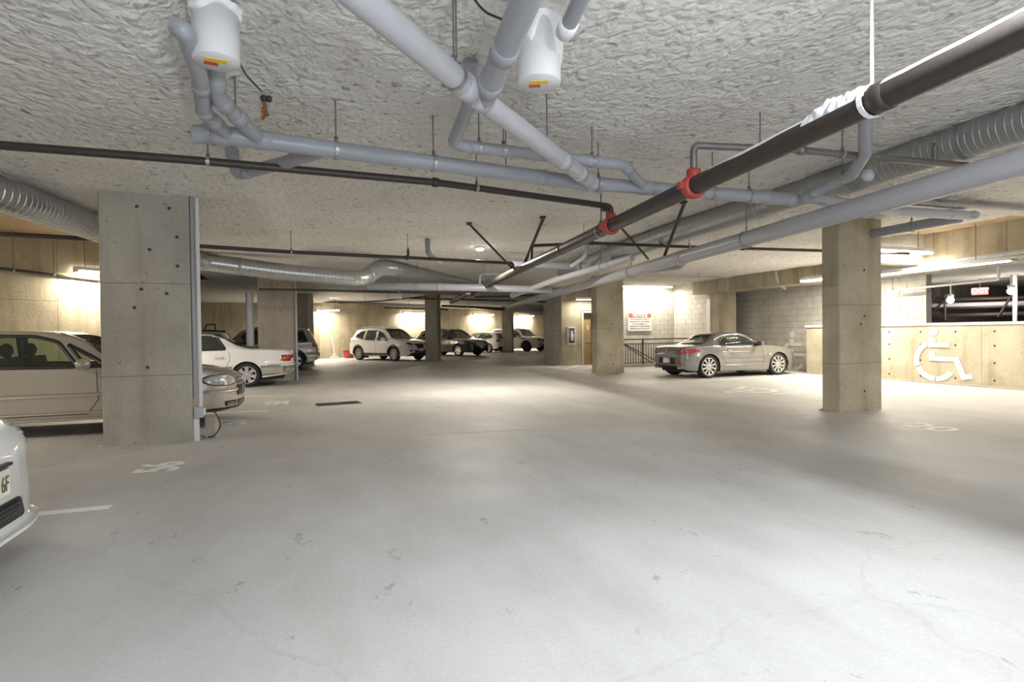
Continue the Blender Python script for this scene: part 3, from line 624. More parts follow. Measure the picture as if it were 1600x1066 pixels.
# white drums
def drum(u, v, z0, z1, r, label, nf=0.3):
    p = pz(u, v, z0); t = thing('white_drum', p, label, 'drum', 'white ceiling drums')
    MB().lathe([(0,0),(r*0.97,0),(r,0.008),(r,z1-z0),(0,z1-z0)], p, (0,0,1), 36).build('shell', 'enamel_white', t)
    fw = Vector((p.x, p.y, 0)).normalized(); sd = Vector((fw.y, -fw.x, 0)); T = Matrix.Translation(p) @ Matrix(((sd.x,fw.x,0),(sd.y,fw.y,0),(0,0,1))).to_4x4()
    MB().box((-0.06,-0.045,-0.004),(0.055,-0.005,0.0), T).build('caution_label', 'label_yellow', t)
    MB().box((-0.065,0.01,-0.004),(0.01,0.045,0.0), T).build('danger_label', 'label_red', t)
    m = MB(); vs = []; fs = []; na, nr = 56, 12          # lumpy sleeve of sprayed foam round the top
    for b in range(nr+1):
        for k in range(na):
            a = 2*PI*k/na; e = Vector((math.cos(a),math.sin(a),0)); cov = (z1-z0)*nf*(0.75+0.9*noise.noise(e*1.6+Vector((r*50,0,0))))
            z = z1+0.02-(cov+0.02)*b/nr; t_ = math.sin(min(1,(nr-b)/3)*PI/2)
            rr = r*0.995+t_*(0.010+0.016*abs(noise.noise(e*4+Vector((0,0,z*14))))+0.010*abs(noise.noise(e*9+Vector((3,0,z*30)))))
            vs.append((p.x+e.x*rr, p.y+e.y*rr, z))
    for b in range(nr):
        for k in range(na): fs.append((b*na+k,(b+1)*na+k,(b+1)*na+(k+1)%na,b*na+(k+1)%na))
    m.add(vs, fs, True)
    m.build('foam_collar', 'overspray', t); return p
D1 = drum(338,97,2.95,3.24,0.128,'white drum on the ceiling at the left with a yellow and red label', 0.16)
D2 = drum(842,131,2.95,3.36,0.142,'white drum on the ceiling near the middle with foam smeared round its top', 0.55)
pipe_run('drain_pipe', 'foam-smeared grey pipe at the shoulder of the middle drum', [pz(882,52,3.05), pz(925,-40,3.05)], 0.045, 'pvc_grey', joints=(886,), jw=0.12, jm='overspray', jr=1.2)
tag(MB().tube(fillet([pz(374,98,3.0), pz(385,118,3.12), pz(408,142,3.2)],0.1), 0.006, 8).build('drum_cable', 'cable_black'), 'thin black cable from the left white drum to the cable clamp', 'cable')
tag(MB().tube(fillet([pz(728,-20,3.34), pz(755,18,3.15), pz(786,31,2.98)],0.2), 0.007, 8).build('drum_cable', 'cable_black'), 'thin black cable looping from the top edge to the short drain branch', 'cable')
m = MB(); q = cz(412,148); m.ball(q+Vector((0,0,-.03)), .03,.03,.03,8,5); m.ball(q+Vector((.04,0,-.03)), .025,.025,.03,8,5)
m.build('cable_clamp', 'iron_black'); tag(bpy.data.objects['cable_clamp'], 'black cable clamp on the ceiling above the left drain', 'clamp')
m = MB()
for k in range(9): m.box((-0.012,-0.003,-0.03),(0.012,0.003,0.02), Matrix.Translation(q+Vector((random.uniform(-.015,.015),random.uniform(-.01,.01),-0.05-0.016*k))) @ Matrix.Rotation(random.uniform(-1,1),4,'Y'))
m.build('rag_tag', 'orange_rust'); tag(bpy.data.objects['rag_tag'], 'orange scrap of tape hanging below the cable clamp', 'tape')

# ------------------------------------------------------------------ conduits on the near pillar
for k, (x, r) in enumerate([(-1.415,0.022),(-1.36,0.026)]):
    pipe_run('conduit', ['slim grey conduit on the edge of the broad pillar','pale conduit down the outer corner of the broad pillar'][k], [(x,8.24+0.03*k,3.14),(x,8.24+0.03*k,0.42 if k else 0.55)], r, ['pvc_grey','enamel_white'][k])
m = MB(); m.box((-1.435,8.215,0.0),(-1.375,8.27,0.29)); tag(m.build('conduit_boot', 'enamel_white'), 'pale metal boot at the foot of the broad pillar', 'conduit boot')
t = thing('outlet_box', (-1.37,8.25,0.30), 'small grey outlet box on the conduit of the broad pillar', 'outlet')
MB().box((-1.42,8.19,0.30),(-1.32,8.28,0.44)).build('box_body', 'galvanised_dull', t); MB().box((-1.33,8.2,0.33),(-1.30,8.27,0.42)).build('cover', 'enamel_white', t)
MB().tube(fillet([(-1.33,8.3,0.38),(-1.20,8.32,0.36),(-1.13,8.34,0.16),(-1.22,8.36,0.02),(-1.3,8.4,0.012)],0.2), 0.008, 8).build('power_cord', 'cable_black', t)
tag(MB().prism([(-1.34,8.44),(-1.22,8.42),(-1.2,8.6),(-1.36,8.64)], 0, 0.27).build('broken_curb_block', 'column_concrete'), 'crumbling concrete block at the foot of the broad pillar', 'concrete block')
pipe_run('conduit', 'white round standpipe left of the pillar behind the white saloon', [(-1.66,18.16,0.0),(-1.66,18.16,2.62)], 0.11, 'pvc_white')
pipe_run('conduit', 'pale conduit down the right edge of the pillar behind the white saloon', [(-0.39,18.06,0),(-0.39,18.06,3.15)], 0.035, 'pvc_white')

# ------------------------------------------------------------------ lamps
def tube_fixture(a, b, label, power, drop=0.0, color=(1.0,0.91,0.76), housing='enamel_white', lens='tube_glow', w=0.16, light=True, hang=None):
    a, b = Vector(a), Vector(b); d = (b-a).normalized(); s2 = Vector((d.y,-d.x,0)); L2 = (b-a).length; mid = (a+b)/2
    t = thing('tube_light', mid, label, 'light', 'fluorescent strip lights'); T = Matrix.Translation(a) @ Matrix(((d.x,s2.x,0),(d.y,s2.y,0),(0,0,1))).to_4x4()
    MB().box((0,-w/2,0.03),(L2,w/2,0.10), T).build('housing', housing, t)
    m = MB()
    for sg in (-1,1): m.tube([a+d*0.03+s2*(w*0.24*sg), b-d*0.03+s2*(w*0.24*sg)], 0.019, 10)
    m.build('fluorescent_tube', lens, t)
    MB().box((0,-w/2,-0.015),(0.03,w/2,0.05), T).box((L2-0.03,-w/2,-0.015),(L2,w/2,0.05), T).build('end_cap', housing, t)
    zc = hang if hang else (ceil_z(mid.x, mid.y)+0.02 if -3 < mid.x < 13.2 and mid.y < 33 else BARE)
    for f_ in (0.2, 0.8):
        q = a.lerp(b, f_); MB().tube([q+Vector((0,0,.09)), Vector((q.x,q.y,max(zc,q.z+.13)))], 0.008, 8).build('suspension_rod', 'rod_steel', t)
    if light:
        ang = math.atan2(d.y, d.x); o = lamp('tube_glow', 'AREA', Vector((0,0,-0.03)), power, color, L2, t, (0,0,ang), w*0.8)
    return t
nF = Vector((0.553,-0.833,0))
def far_tube(u, ln, z, label, power):
    d0 = ray(u, 490); k = (FW0-C0).dot(Vector((nF.x,nF.y,0)))/d0.dot(Vector((nF.x,nF.y,0))); p = C0+d0*k+nF*0.35; p.z = z
    tube_fixture(p-FD*ln/2, p+FD*ln/2, label, power)
far_tube(646, 2.4, 2.72, 'fluorescent strip on the diagonal far wall behind the white crossover', 120)
far_tube(750, 2.4, 2.74, 'fluorescent strip on the diagonal far wall behind the black SUV', 120)
far_tube(816, 2.4, 2.74, 'fluorescent strip on the far wall above the two farthest white cars', 120)
tube_fixture((0.35,33.2,2.72),(1.6,33.3,2.72), 'fluorescent strip beside the far left exit sign', 120)
tube_fixture((-0.62,28.6,2.5),(-0.6,30.9,2.5), 'fluorescent strip glimpsed right of the pillar behind the white saloon', 60)
tube_fixture((-4.62,14.22,2.75),(-3.95,14.87,2.75), 'fluorescent strip on the angled wall hidden by the broad pillar', 75)
tube_fixture((-6.2,6.6,3.0),(-6.2,9.0,3.0), 'fluorescent strip above the stalls left of the broad pillar', 60)
tube_fixture((11.6,19.55,3.12),(14.0,19.55,3.12), 'fluorescent strip at the ceiling over the stairs and notice sign', 65)
tube_fixture((13.42,10.3,2.72),(13.42,12.55,2.72), 'fluorescent strip against the beam left of the right pillar', 140, hang=3.2)
tube_fixture((11.0,8.6,2.98),(12.9,8.6,2.98), 'fluorescent strip under the bare ceiling just behind the right pillar', 60, hang=BARE)
tube_fixture((12.8,10.4,2.60),(12.8,6.95,2.63), 'long fluorescent tube along the beam above the parapet symbol', 34, hang=BARE)
tube_fixture((12.8,5.4,2.63),(12.8,1.9,2.65), 'long fluorescent tube along the beam nearer than the picture edge', 115, hang=BARE)
tube_fixture((9.9,20.2,2.62),(10.9,20.2,2.62), 'dull wrap lamp over the lobby door', 20, lens='lens_soft')
def globe(p, label, power, color=(1.0,0.93,0.82)):
    t = thing('ceiling_lamp', p, label, 'light', 'round ceiling lamps')
    MB().lathe([(0,0.02),(0.12,0.02),(0.12,-0.02),(0.09,-0.03)], p, (0,0,1), 20).build('canopy', 'enamel_white', t)
    MB().ball((p.x,p.y,p.z-0.045), 0.09,0.09,0.04).build('globe', 'globe_glow', t)
    lo = lamp('globe_light', 'AREA', Vector((0,0,-0.10)), power*0.45, color, 0.13, t); lo.data.shape = 'DISK'
globe(Vector((3.72,12.5,3.33)), 'round glowing ceiling lamp in the middle of the aisle', L_GLOBE*0.72)
gp = pd(763,437,21.5); globe(Vector((gp.x,gp.y,gp.z+.07)), 'small distant round lamp hanging above the far end of the main', L_GLOBE*1.3)
globe(Vector((2.6,1.3,3.33)), 'round ceiling lamp above the viewer just out of view', L_GLOBE*0.45, (0.86,0.92,1.0))
globe(Vector((-0.2,-4.2,3.33)), 'second round ceiling lamp farther behind the viewer', L_GLOBE*0.8, (0.86,0.92,1.0))
for k, (u, v) in enumerate([(1485,469),(1580,455)]):
    p = px(u, v, 17.5); t = thing('ramp_lamp', p, ['bare bulb beyond the parapet beside the dark struts','bare bulb beyond the parapet at the right edge'][k], 'light')
    MB().ball(p, 0.09,0.09,0.09).build('bulb', 'bulb_glow', t); MB().box((-0.06,-0.06,0.09),(0.06,0.06,0.16), Matrix.Translation(p)).tube([p+Vector((0,0,.15)), Vector((p.x,p.y,2.73))], 0.02, 8).build('socket', 'enamel_white', t)
    lamp('bulb_light', 'POINT', Vector((0,0,-0.15)), 30, (1,.93,.8), 0.09, t)

# ------------------------------------------------------------------ signs and lettering
def text_mesh(s, size, name, mat, parent=None, ext=0.002, align='CENTER', bold=0.0, sx=1.0):
    cu = bpy.data.curves.new(name, 'FONT'); cu.body = s; cu.size = size; cu.extrude = ext; cu.align_x = align; cu.align_y = 'CENTER'; cu.offset = bold
    tmp = bpy.data.objects.new(name, cu); COL.objects.link(tmp); dg = bpy.context.evaluated_depsgraph_get()
    me = bpy.data.meshes.new_from_object(tmp.evaluated_get(dg)); bpy.data.objects.remove(tmp); bpy.data.curves.remove(cu)
    if sx != 1.0:
        for v in me.vertices: v.co.x *= sx
    o = bpy.data.objects.new(name, me); COL.objects.link(o); me.materials.clear(); me.materials.append(MATS[mat])
    if parent: o.parent = parent
    return o
def face_y(x, y, z): return Matrix.Translation((x, y, z)) @ Matrix.Rotation(PI/2, 4, 'X')
sg = thing('notice_sign', (12.72,19.97,1.36), 'white notice sign with a red header and black lines on the stair wall', 'sign')
MB().box((12.16,19.955,1.36),(13.28,19.985,2.10)).build('board', 'sign_white', sg)
MB().box((12.19,19.95,1.90),(13.25,19.956,2.07)).build('header', 'sign_red', sg)
o = text_mesh('NOTICE', 0.19, 'header_text', 'sign_white', sg, bold=0.006); o.matrix_local = face_y(0,-0.026,0.625)
for k, (s_, sz) in enumerate([('UNAUTHORIZED VEHICLES', .075), ('PARKED ON PRIVATE PROPERTY', .07), ('WILL BE SUBJECT TO', .075), ('REMOVAL AT THE OWNERS', .075), ('EXPENSE PURSUANT TO STRATA BYLAW', .05)]):
    o = text_mesh(s_, sz, 'text_line', 'ink', sg); o.matrix_local = face_y(0,-0.018,0.47-0.095*k)
def exit_sign(p, rz, label, s=1.0, top=3.2):
    t = thing('exit_sign', p, label, 'sign', rz=rz); Z = Vector((0,0,0))
    MB().box((-0.18*s,0,-0.1*s),(0.18*s,0.06,0.1*s)).build('sign_case', 'exit_glow', t, Z); MB().tube([(0,.03,.1*s),(0,.03,top-p.z)], .015, 8).build('drop_stem', 'rod_steel', t, Z)
    o = text_mesh('EXIT', 0.19*s, 'exit_text', 'exit_text', t, bold=0.004); o.matrix_local = face_y(0,-0.004,0)
p = pd(523,464,30); exit_sign(p, 0, 'red exit sign at the far left near the strip light', 1.3)
exit_sign(px(1531,455,17.9), -PI/2*0.75, 'red exit sign in the dark ramp space beyond the parapet', 1.0, 2.72)
# fire extinguisher cabinet
fx = thing('extinguisher_cabinet', (9.87,LBY,0.85), 'white fire extinguisher cabinet on the lobby wall', 'cabinet')
MB().box((9.70,LBY-0.14,0.85),(10.04,LBY,1.55)).build('case', 'enamel_white', fx)
MB().box((9.735,LBY-0.146,0.90),(10.0,LBY-0.14,1.50)).build('window', 'lamp_dark', fx)
MB().lathe([(0,0),(0.05,0.0),(0.055,0.03),(0.055,0.25),(0.02,0.32),(0.02,0.38),(0,0.38)], (9.87,LBY-0.15,1.0), (0,0,1), 14).build('extinguisher', 'sign_white', fx)

# stair railing
rl = thing('stair_railing', (11.5,18.42,0), 'dark brown steel railing with thin bars around the stairs', 'railing')
RX0, RX1, RY = 9.75, 14.3, 18.42
MB().box((RX0,RY-0.02,1.02),(RX1,RY+0.02,1.06)).build('top_rail', 'rail_brown', rl)
MB().box((RX0,RY-0.015,0.86),(RX1,RY+0.015,0.89)).build('mid_rail', 'rail_brown', rl)
MB().box((RX0,RY-0.015,0.14),(RX1,RY+0.015,0.17)).build('bottom_rail', 'rail_brown', rl)
for x in (RX0, 11.86, RX1): MB().box((x-0.025,RY-0.025,0),(x+0.025,RY+0.025,1.04)).build('post', 'rail_brown', rl)
bme = MB().box((-0.009,-0.009,0.17),(0.009,0.009,0.86)).mesh('baluster'); bme.materials.append(MATS['rail_brown'])
k = 0; x = RX0+0.12
while x < RX1-0.05:
    o = bpy.data.objects.new('baluster', bme); COL.objects.link(o); o.parent = rl; o.location = Vector((x,RY,0))-rl.location; x += 0.112
tag(MB().box((RX0,18.36,0),(14.4,18.5,0.10)).build('stair_curb', 'column_concrete'), 'low concrete curb under the brown stair railing', 'curb')
for k, (y, off) in enumerate([(18.8,0.0),(19.85,0.55)]):
    tag(MB().tube(fillet([(10.95+off,y,0.93),(11.15+off,y,0.93),(14.2,y,-0.55)],0.1), 0.02, 8).build('stair_handrail', 'rail_brown'), ['near','far'][k]+' sloping handrail going down inside the stairwell', 'handrail')

# ------------------------------------------------------------------ floor markings
def stripe(x0, y0, x1, y1, w, label, group='white stall lines', cat='floor marking', name='stall_line', mat='white_paint'):
    a, b = Vector((x0,y0,0)), Vector((x1,y1,0)); d = (b-a).normalized(); n = Vector((-d.y,d.x,0))*w/2
    return tag(MB().prism([tuple((a-n)[:2]),tuple((b-n)[:2]),tuple((b+n)[:2]),tuple((a+n)[:2])], 0.0005, 0.004).build(name, mat), label, cat, group)
stripe(-6.0,5.32,-1.52,5.29,0.10,'white stall line ending beside the white car bumper')
stripe(-5.5,11.05,-0.72,11.0,0.09,'white stall line in front of the beige hatchback nose')
stripe(-5.5,13.75,-0.4,13.7,0.09,'white stall line between the beige hatchback and the white saloon')
stripe(-5.0,19.6,1.0,19.4,0.09,'faint stall line beyond the white saloon')
stripe(-5.0,22.3,1.4,22.1,0.09,'faint stall line by the silver SUV')
stripe(7.4,12.55,13.9,12.45,0.09,'long faint line along the stall of the grey roadster')
stripe(9.0,9.2,14.0,9.0,0.09,'white stall line behind the right pillar')
for k, (a, b) in enumerate([((858,573),(932,586)), ((866,573.5),(882,569.8)), ((880,577.5),(905,571.5)), ((898,581.5),(926,574.5))]):
    p, q = pz(*a, 0), pz(*b, 0); stripe(p.x,p.y,q.x,q.y,0.10,['edge line','first slanting bar','second slanting bar','third slanting bar'][k]+' of the white hatching before the lobby door', 'hatching before the lobby')
def stall_number(s, x, y, size, rz, label, sx=1.0):
    o = text_mesh(s, size, 'stall_number', 'white_paint', None, 0.0015, bold=0.012, sx=sx); o.location = (x,y,0.002); o.rotation_euler.z = rz; tag(o, label, 'floor marking', 'stall numbers')
stall_number('56', -1.47, 6.72, 0.55, PI/2, 'white painted stall number 56 on the floor before the broad pillar', 0.85)
stall_number('57', -1.15, 9.80, 0.62, PI/2, 'worn stall number painted right of the broad pillar foot')
stall_number('58', -0.62, 12.2, 0.62, PI/2, 'worn stall number farther back by the floor drain')
stall_number('20', 7.84, 5.25, 0.62, -PI/2, 'worn stall number on the floor below the right pillar')
o = wheelchair('x').build('wheelchair_symbol', 'white_paint'); o.matrix_world = Matrix.Translation((9.7,9.9,0.001)) @ Matrix.Rotation(PI/2,4,'Z') @ Matrix.Scale(1.25,4) @ Matrix.Scale(0.3,4,(0,0,1))
tag(o, 'worn white wheelchair symbol painted on the floor before the right pillar', 'access symbol')
# trench drain grate
dg_ = thing('floor_drain', (0.5,11.5,0), 'dark rectangular drain grate in the aisle floor', 'drain')
T = Matrix.Translation((0.5,11.52,0)) @ Matrix.Rotation(0.15,4,'Z')
MB().box((-0.42,-0.2,0.0005),(0.42,0.2,0.003), T).build('pit', 'hole_dark', dg_)
for k in range(2):
    m = MB(); x0 = -0.40+0.42*k
    m.box((x0,-0.18,0.003),(x0+0.38,-0.16,0.012), T); m.box((x0,0.16,0.003),(x0+0.38,0.18,0.012), T)
    for i in range(13): m.box((x0+0.03*i,-0.17,0.003),(x0+0.03*i+0.012,0.17,0.011), T)
    m.build('grate', 'grate_iron', dg_)
# broom and pail at the far wall
bp_ = Vector((1.25,33.2,0))
br = thing('broom', bp_, 'white broom leaning on the far wall', 'broom')
MB().tube([bp_+Vector((0.03,0,0.12)), bp_+Vector((-0.12,0.25,1.35))], 0.03, 8).build('handle', 'broom_white', br)
MB().prism([(-0.24,-0.1),(0.24,-0.1),(0.24,0.1),(-0.24,0.1)], 0, 0.12, Matrix.Translation(bp_)).prism([(-0.12,-0.07),(0.12,-0.07),(0.12,0.07),(-0.12,0.07)], 0.12, 0.28, Matrix.Translation(bp_)).build('brush', 'broom_white', br)
pp = Vector((2.05,33.5,0)); pl = thing('red_pail', pp, 'red pail standing by the broom at the far wall', 'pail')
MB().lathe([(0,0.02),(0.24,0.02),(0.26,0.1),(0.3,0.45),(0.27,0.45),(0.24,0.1)], pp, (0,0,1), 18).build('tub', 'pail_red', pl); MB().lathe([(0.28,0.43),(0.33,0.44),(0.33,0.47),(0.28,0.47)], pp, (0,0,1), 18).build('rim', 'pail_red', pl)
tag(MB().prism([(-0.35,-0.2),(0.35,-0.2),(0.3,0.2),(-0.3,0.2)], 0, 0.2, Matrix.Translation(pp+Vector((0.75,0.0,0)))).build('floor_tray', 'interior_dark'), 'dark low tray on the floor beside the red pail', 'tray')

# ------------------------------------------------------------------ cars
def curve(pts):
    """smooth monotone interpolation through (x, value) points"""
    X = [p[0] for p in pts]; V = [p[1] for p in pts]; n = len(X)
    S = [(V[i+1]-V[i])/(X[i+1]-X[i]) for i in range(n-1)]; T = [S[0]]+[0 if S[i-1]*S[i] <= 0 else 2*S[i-1]*S[i]/(S[i-1]+S[i]) for i in range(1,n-1)]+[S[-1]]
    def f(x):
        if x <= X[0]: return V[0]
        if x >= X[-1]: return V[-1]
        i = 0
        while x > X[i+1]: i += 1
        h = X[i+1]-X[i]; t = (x-X[i])/h
        return (2*t**3-3*t*t+1)*V[i]+(t**3-2*t*t+t)*h*T[i]+(-2*t**3+3*t*t)*V[i+1]+(t**3-t*t)*h*T[i+1]
    return f
def inside(poly, x, y):
    r = False; n = len(poly)
    for i in range(n):
        (x1,y1),(x2,y2) = poly[i], poly[(i+1)%n]
        if (y1 > y) != (y2 > y) and x < (x2-x1)*(y-y1)/(y2-y1)+x1: r = not r
    return r
def roundpoly(poly, rad, k=4):
    out = []; n = len(poly)
    for i in range(n):
        a, b, c = Vector(poly[i-1]), Vector(poly[i]), Vector(poly[(i+1)%n]); d1, d2 = a-b, c-b; r = min(rad, d1.length*0.45, d2.length*0.45); p, q = b+d1.normalized()*r, b+d2.normalized()*r
        for j in range(k+1): t = j/k; v = p*(1-t)**2+b*2*t*(1-t)+q*t*t; out.append((v.x, v.y))
    return out
class Car:
    def __init__(s, name, label, loc, heading, S):
        s.S = S; s.L = S['L']; s.W = S['W']/2; Z = Vector((0,0,0))
        s.root = thing(name, (loc[0],loc[1],0), label, S.get('cat','car'), 'parked cars', math.radians(heading))
        s.top, s.belt, s.low = curve(S['top']), curve(S['belt']), curve(S['low']); s.wid = curve(S['wid']); s.arch = S['arch']; s.R = S['R']; s.ax = S['axles']
        s.build_body()
    def lowz(s, x):
        z = s.low(x)
        for a in s.ax:
            if abs(x-a) < s.arch: z = max(z, s.R+math.sqrt(s.arch**2-(x-a)**2)*0.98)
        return z
    def section(s, x):
        w = s.W*s.wid(x); zl, zb, zt = s.lowz(x), s.belt(x), s.top(x); zb = min(zb, zt-0.03); zl = min(zl, zb-0.05)
        g = smooth((zt-zb-0.08)/0.30); wr = s.S['roof']*s.W; P = []
        for f in (0,.06,.14,.25,.4,.55,.7,.82,.92,1.0):
            z = zl+(zb-zl)*f; tz = max(0, (0.42-z)/0.3)
            fy = 1.0-0.075*tz*tz-0.035*smooth((z-(zb-0.28))/0.28)+0.012*math.exp(-((z-s.S.get('crease',0.62))/0.05)**2)
            P.append((w*fy, z))
        sh = P[-1]; zfh = (.22,.42,.56,.68,.78,.86,.95,1.0); yfh = (.955,.91,.85,.77,.66,.5,.27,0)
        rz = zt-0.085*min(1, g+.3); gy = [lin(sh[0]-0.012,wr,t) for t in (.08,.36,.66,1.0)]+[wr*0.955,wr*0.84,wr*0.5,0]
        gz = [lin(sh[1]+0.01,rz,t) for t in (.08,.36,.66,1.0)]+[zt-0.042,zt-0.02,zt-0.004,zt]
        for k in range(8): P.append((lin(yfh[k]*w,gy[k],g), lin(zb+(zt-zb)*zfh[k],gz[k],g)))
        out = []
        for i in range(len(P)-1):
            for t in (0,.34,.67):
                p0, p1, p2, p3 = P[max(i-1,0)], P[i], P[i+1], P[min(i+2,len(P)-1)]
                f = lambda a,b,c,d: 0.5*((2*b)+(c-a)*t+(2*a-5*b+4*c-d)*t*t+(3*b-a-3*c+d)*t**3)
                out.append((f(p0[0],p1[0],p2[0],p3[0]), f(p0[1],p1[1],p2[1],p3[1])))
        return out+[P[-1]]
    def build_body(s):
        L = s.L; xs = []
        n = int(L/0.042)
        for i in range(n+1): xs.append(L*i/n)
        for k in (0.006,0.015,0.027): xs += [k, L-k]
        for a in s.ax:
            for k in range(-8,9): xs.append(a+s.arch*math.sin(k/8*PI/2)*0.999)
        xs = sorted(set(round(x,4) for x in xs)); secs = [s.section(x) for x in xs]; m = len(secs[0]); vs = []; fs = []
        for x, sc in zip(xs, secs):
            vs += [(x-L/2, y, z) for y, z in sc] + [(x-L/2, -y, z) for y, z in sc[-2::-1]]
        w = 2*m-1
        for i in range(len(xs)-1):
            for j in range(w-1): fs.append((i*w+j, i*w+j+1, (i+1)*w+j+1, (i+1)*w+j))
        nb = len(vs); fs.append(tuple(range(w))[::-1]); fs.append(tuple(range((len(xs)-1)*w, len(xs)*w)))
        s.verts, s.faces = vs, fs; s.bvh = BVHTree.FromPolygons([Vector(v) for v in vs], fs); s.holes = []
    def hit(s, ax, a, b):
        h = s.L/2
        o, d = {'R':(Vector((a-h,-3,b)),Vector((0,1,0))),'L':(Vector((a-h,3,b)),Vector((0,-1,0))),'F':(Vector((h+2,a,b)),Vector((-1,0,0))),'B':(Vector((-h-2,a,b)),Vector((1,0,0))),'T':(Vector((a-h,b,3)),Vector((0,0,-1)))}[ax]
        p, n, i, q = s.bvh.ray_cast(o, d)
        if p is None:
            g = {'R':Vector((a-h,-s.W*0.9,b)),'L':Vector((a-h,s.W*0.9,b)),'F':Vector((h,a,b)),'B':Vector((-h,a,b)),'T':Vector((a-h,b,1.0))}[ax]
            p, n, i, q = s.bvh.find_nearest(g)
        if n.dot(d) > 0: n = -n
        return p, (n-d*0.6).normalized()
    def patch(s, ax, poly, mat, name, off=0.004, thick=0.012, parent=None, rad=0.0, cell=0.06):
        if rad: poly = roundpoly(poly, rad)
        ar = sum(poly[i-1][0]*poly[i][1]-poly[i][0]*poly[i-1][1] for i in range(len(poly)))
        if ar < 0: poly = poly[::-1]
        x0, x1 = min(p[0] for p in poly), max(p[0] for p in poly); y0, y1 = min(p[1] for p in poly), max(p[1] for p in poly)
        bm = bmesh.new(); nx, ny = max(1,int((x1-x0)/cell)), max(1,int((y1-y0)/cell))
        G = [[bm.verts.new((x0+(x1-x0)*i/nx, y0+(y1-y0)*j/ny, 0)) for i in range(nx+1)] for j in range(ny+1)]
        for j in range(ny):
            for i in range(nx): bm.faces.new((G[j][i],G[j][i+1],G[j+1][i+1],G[j+1][i]))
        for i in range(len(poly)):
            a, b = Vector((*poly[i-1],0)), Vector((*poly[i],0)); e = b-a
            if e.length < 1e-5: continue
            bmesh.ops.bisect_plane(bm, geom=bm.verts[:]+bm.edges[:]+bm.faces[:], dist=1e-6, plane_co=a, plane_no=Vector((e.y,-e.x,0)).normalized(), clear_outer=True)
        idx = {}; vs = []; vb = []
        for v in bm.verts:
            p, n = s.hit(ax, v.co.x, v.co.y); idx[v] = len(vs); vs.append(p+n*off); vb.append(p-n*thick)
        fs = [tuple(idx[v] for v in f.verts) for f in bm.faces]; N = len(vs); ed = [tuple(idx[v] for v in e.verts) for e in bm.edges if len(e.link_faces) == 1]
        fs += [(a,b,b+N,a+N) for a,b in ed]; bm.free()
        mb = MB(); mb.add(vs+vb, fs, True); return mb.build(name, mat, parent or s.root, Vector((0,0,0)))
    def strip(s, ax, pts, w, mat, name, off=0.003, closed=False, step=0.04, thick=0.01, parent=None):
        P = [Vector(p) for p in pts]; P = P+[P[0]] if closed else P; Q = []
        for a, b in zip(P[:-1], P[1:]):
            k = max(1, int((b-a).length/step)); Q += [a.lerp(b,i/k) for i in range(k)]
        Q.append(P[-1]); vs = []; N = len(Q)
        for i, q in enumerate(Q):
            if closed: a, b = Q[(i-1)%(N-1)] if i else Q[N-2], Q[(i+1)%(N-1)] if i < N-1 else Q[1]
            else: a, b = Q[max(i-1,0)], Q[min(i+1,N-1)]
            d = (b-a).normalized()*w/2; t = Vector((-d.y,d.x))
            for sg in (-1,1):
                p, n = s.hit(ax, q.x+t.x*sg, q.y+t.y*sg); vs += [p+n*off, p-n*thick]
        fs = []
        for i in range(N-1):
            a, b = i*4, (i+1)*4; fs += [(a,a+2,b+2,b),(a+1,a,b,b+1),(a+2,a+3,b+3,b+2)]
        return MB().add(vs, fs, True).build(name, mat, parent or s.root, Vector((0,0,0)))
    def window(s, ax, poly, mat='glass_tint', rad=0.05, trim='black_trim', name='window', tw=0.045, hole=True):
        sides = ['R','L'] if ax == 'S' else [ax]
        for a in sides:
            rp = roundpoly(poly, rad); g = s.patch(a, rp, mat, name, 0.003, 0.004, cell=0.08)
            s.strip(a, rp, tw, trim, 'window_trim', 0.006, True, 0.08, parent=g)
            if hole: s.holes.append((a, rp))
    def both(s, ax, poly, *a, **k):
        if ax in 'S': return [s.patch(q, poly, *a, **k) for q in ('R','L')]
        return [s.patch(ax, p, *a, **k) for p in (poly, [(-x,y) for x,y in poly])]
    def finish(s, paint, rim='rim_silver', spokes=10, interior=True, tyre_w=0.20, rim_f=0.70, spoke_w=0.028, seats=4):
        S = s.S; h = s.L/2; Z = Vector((0,0,0)); keep = []
        for f in s.faces:
            c = sum((Vector(s.verts[i]) for i in f), Vector())/len(f); drop = False
            if len(f) == 4:
                for ax, poly in s.holes:
                    if ax == 'R' and c.y < -0.2: drop |= inside(poly, c.x+h, c.z)
                    elif ax == 'L' and c.y > 0.2: drop |= inside(poly, c.x+h, c.z)
                    elif ax in 'F' and c.x > 0 and c.z > 0.75: drop |= inside(poly, c.y, c.z)
                    elif ax in 'B' and c.x < 0 and c.z > 0.75: drop |= inside(poly, c.y, c.z)
            if not drop: keep.append(f)
        mb = MB(); mb.add(s.verts, keep, True); mb.build('body', paint, s.root, Z)
        # dark underbody, wheel wells, cabin tub
        m = MB(); lz = s.low(s.L/2); m.box((-h+0.25,-s.W+0.3,lz-0.02),(h-0.3,s.W-0.3,lz+0.25))
        gap = 0.0
        m.box((s.ax[0]+s.arch-h+0.02,-s.W+0.09,lz-0.01),(s.ax[1]-s.arch-h-0.02,s.W-0.09,lz+0.22))
        for a in s.ax:
            for sg in (-1,1):
                vs = []; fs = []; k = 14
                for i in range(k+1):
                    t = PI*i/k; r = s.arch+0.012
                    for y in (s.W*0.97*s.wid(a), s.W-0.32): vs.append((a-h+r*math.cos(t), sg*y, s.R+r*math.sin(t)))
                for i in range(k): fs.append((i*2,i*2+1,i*2+3,i*2+2))
                vs.append((a-h, sg*(s.W-0.32), s.R)); 
                for i in range(k): fs.append((i*2+1, len(vs)-1, i*2+3))
                m.add(vs, fs)
        m.build('underbody', 'interior_dark', s.root, Z)
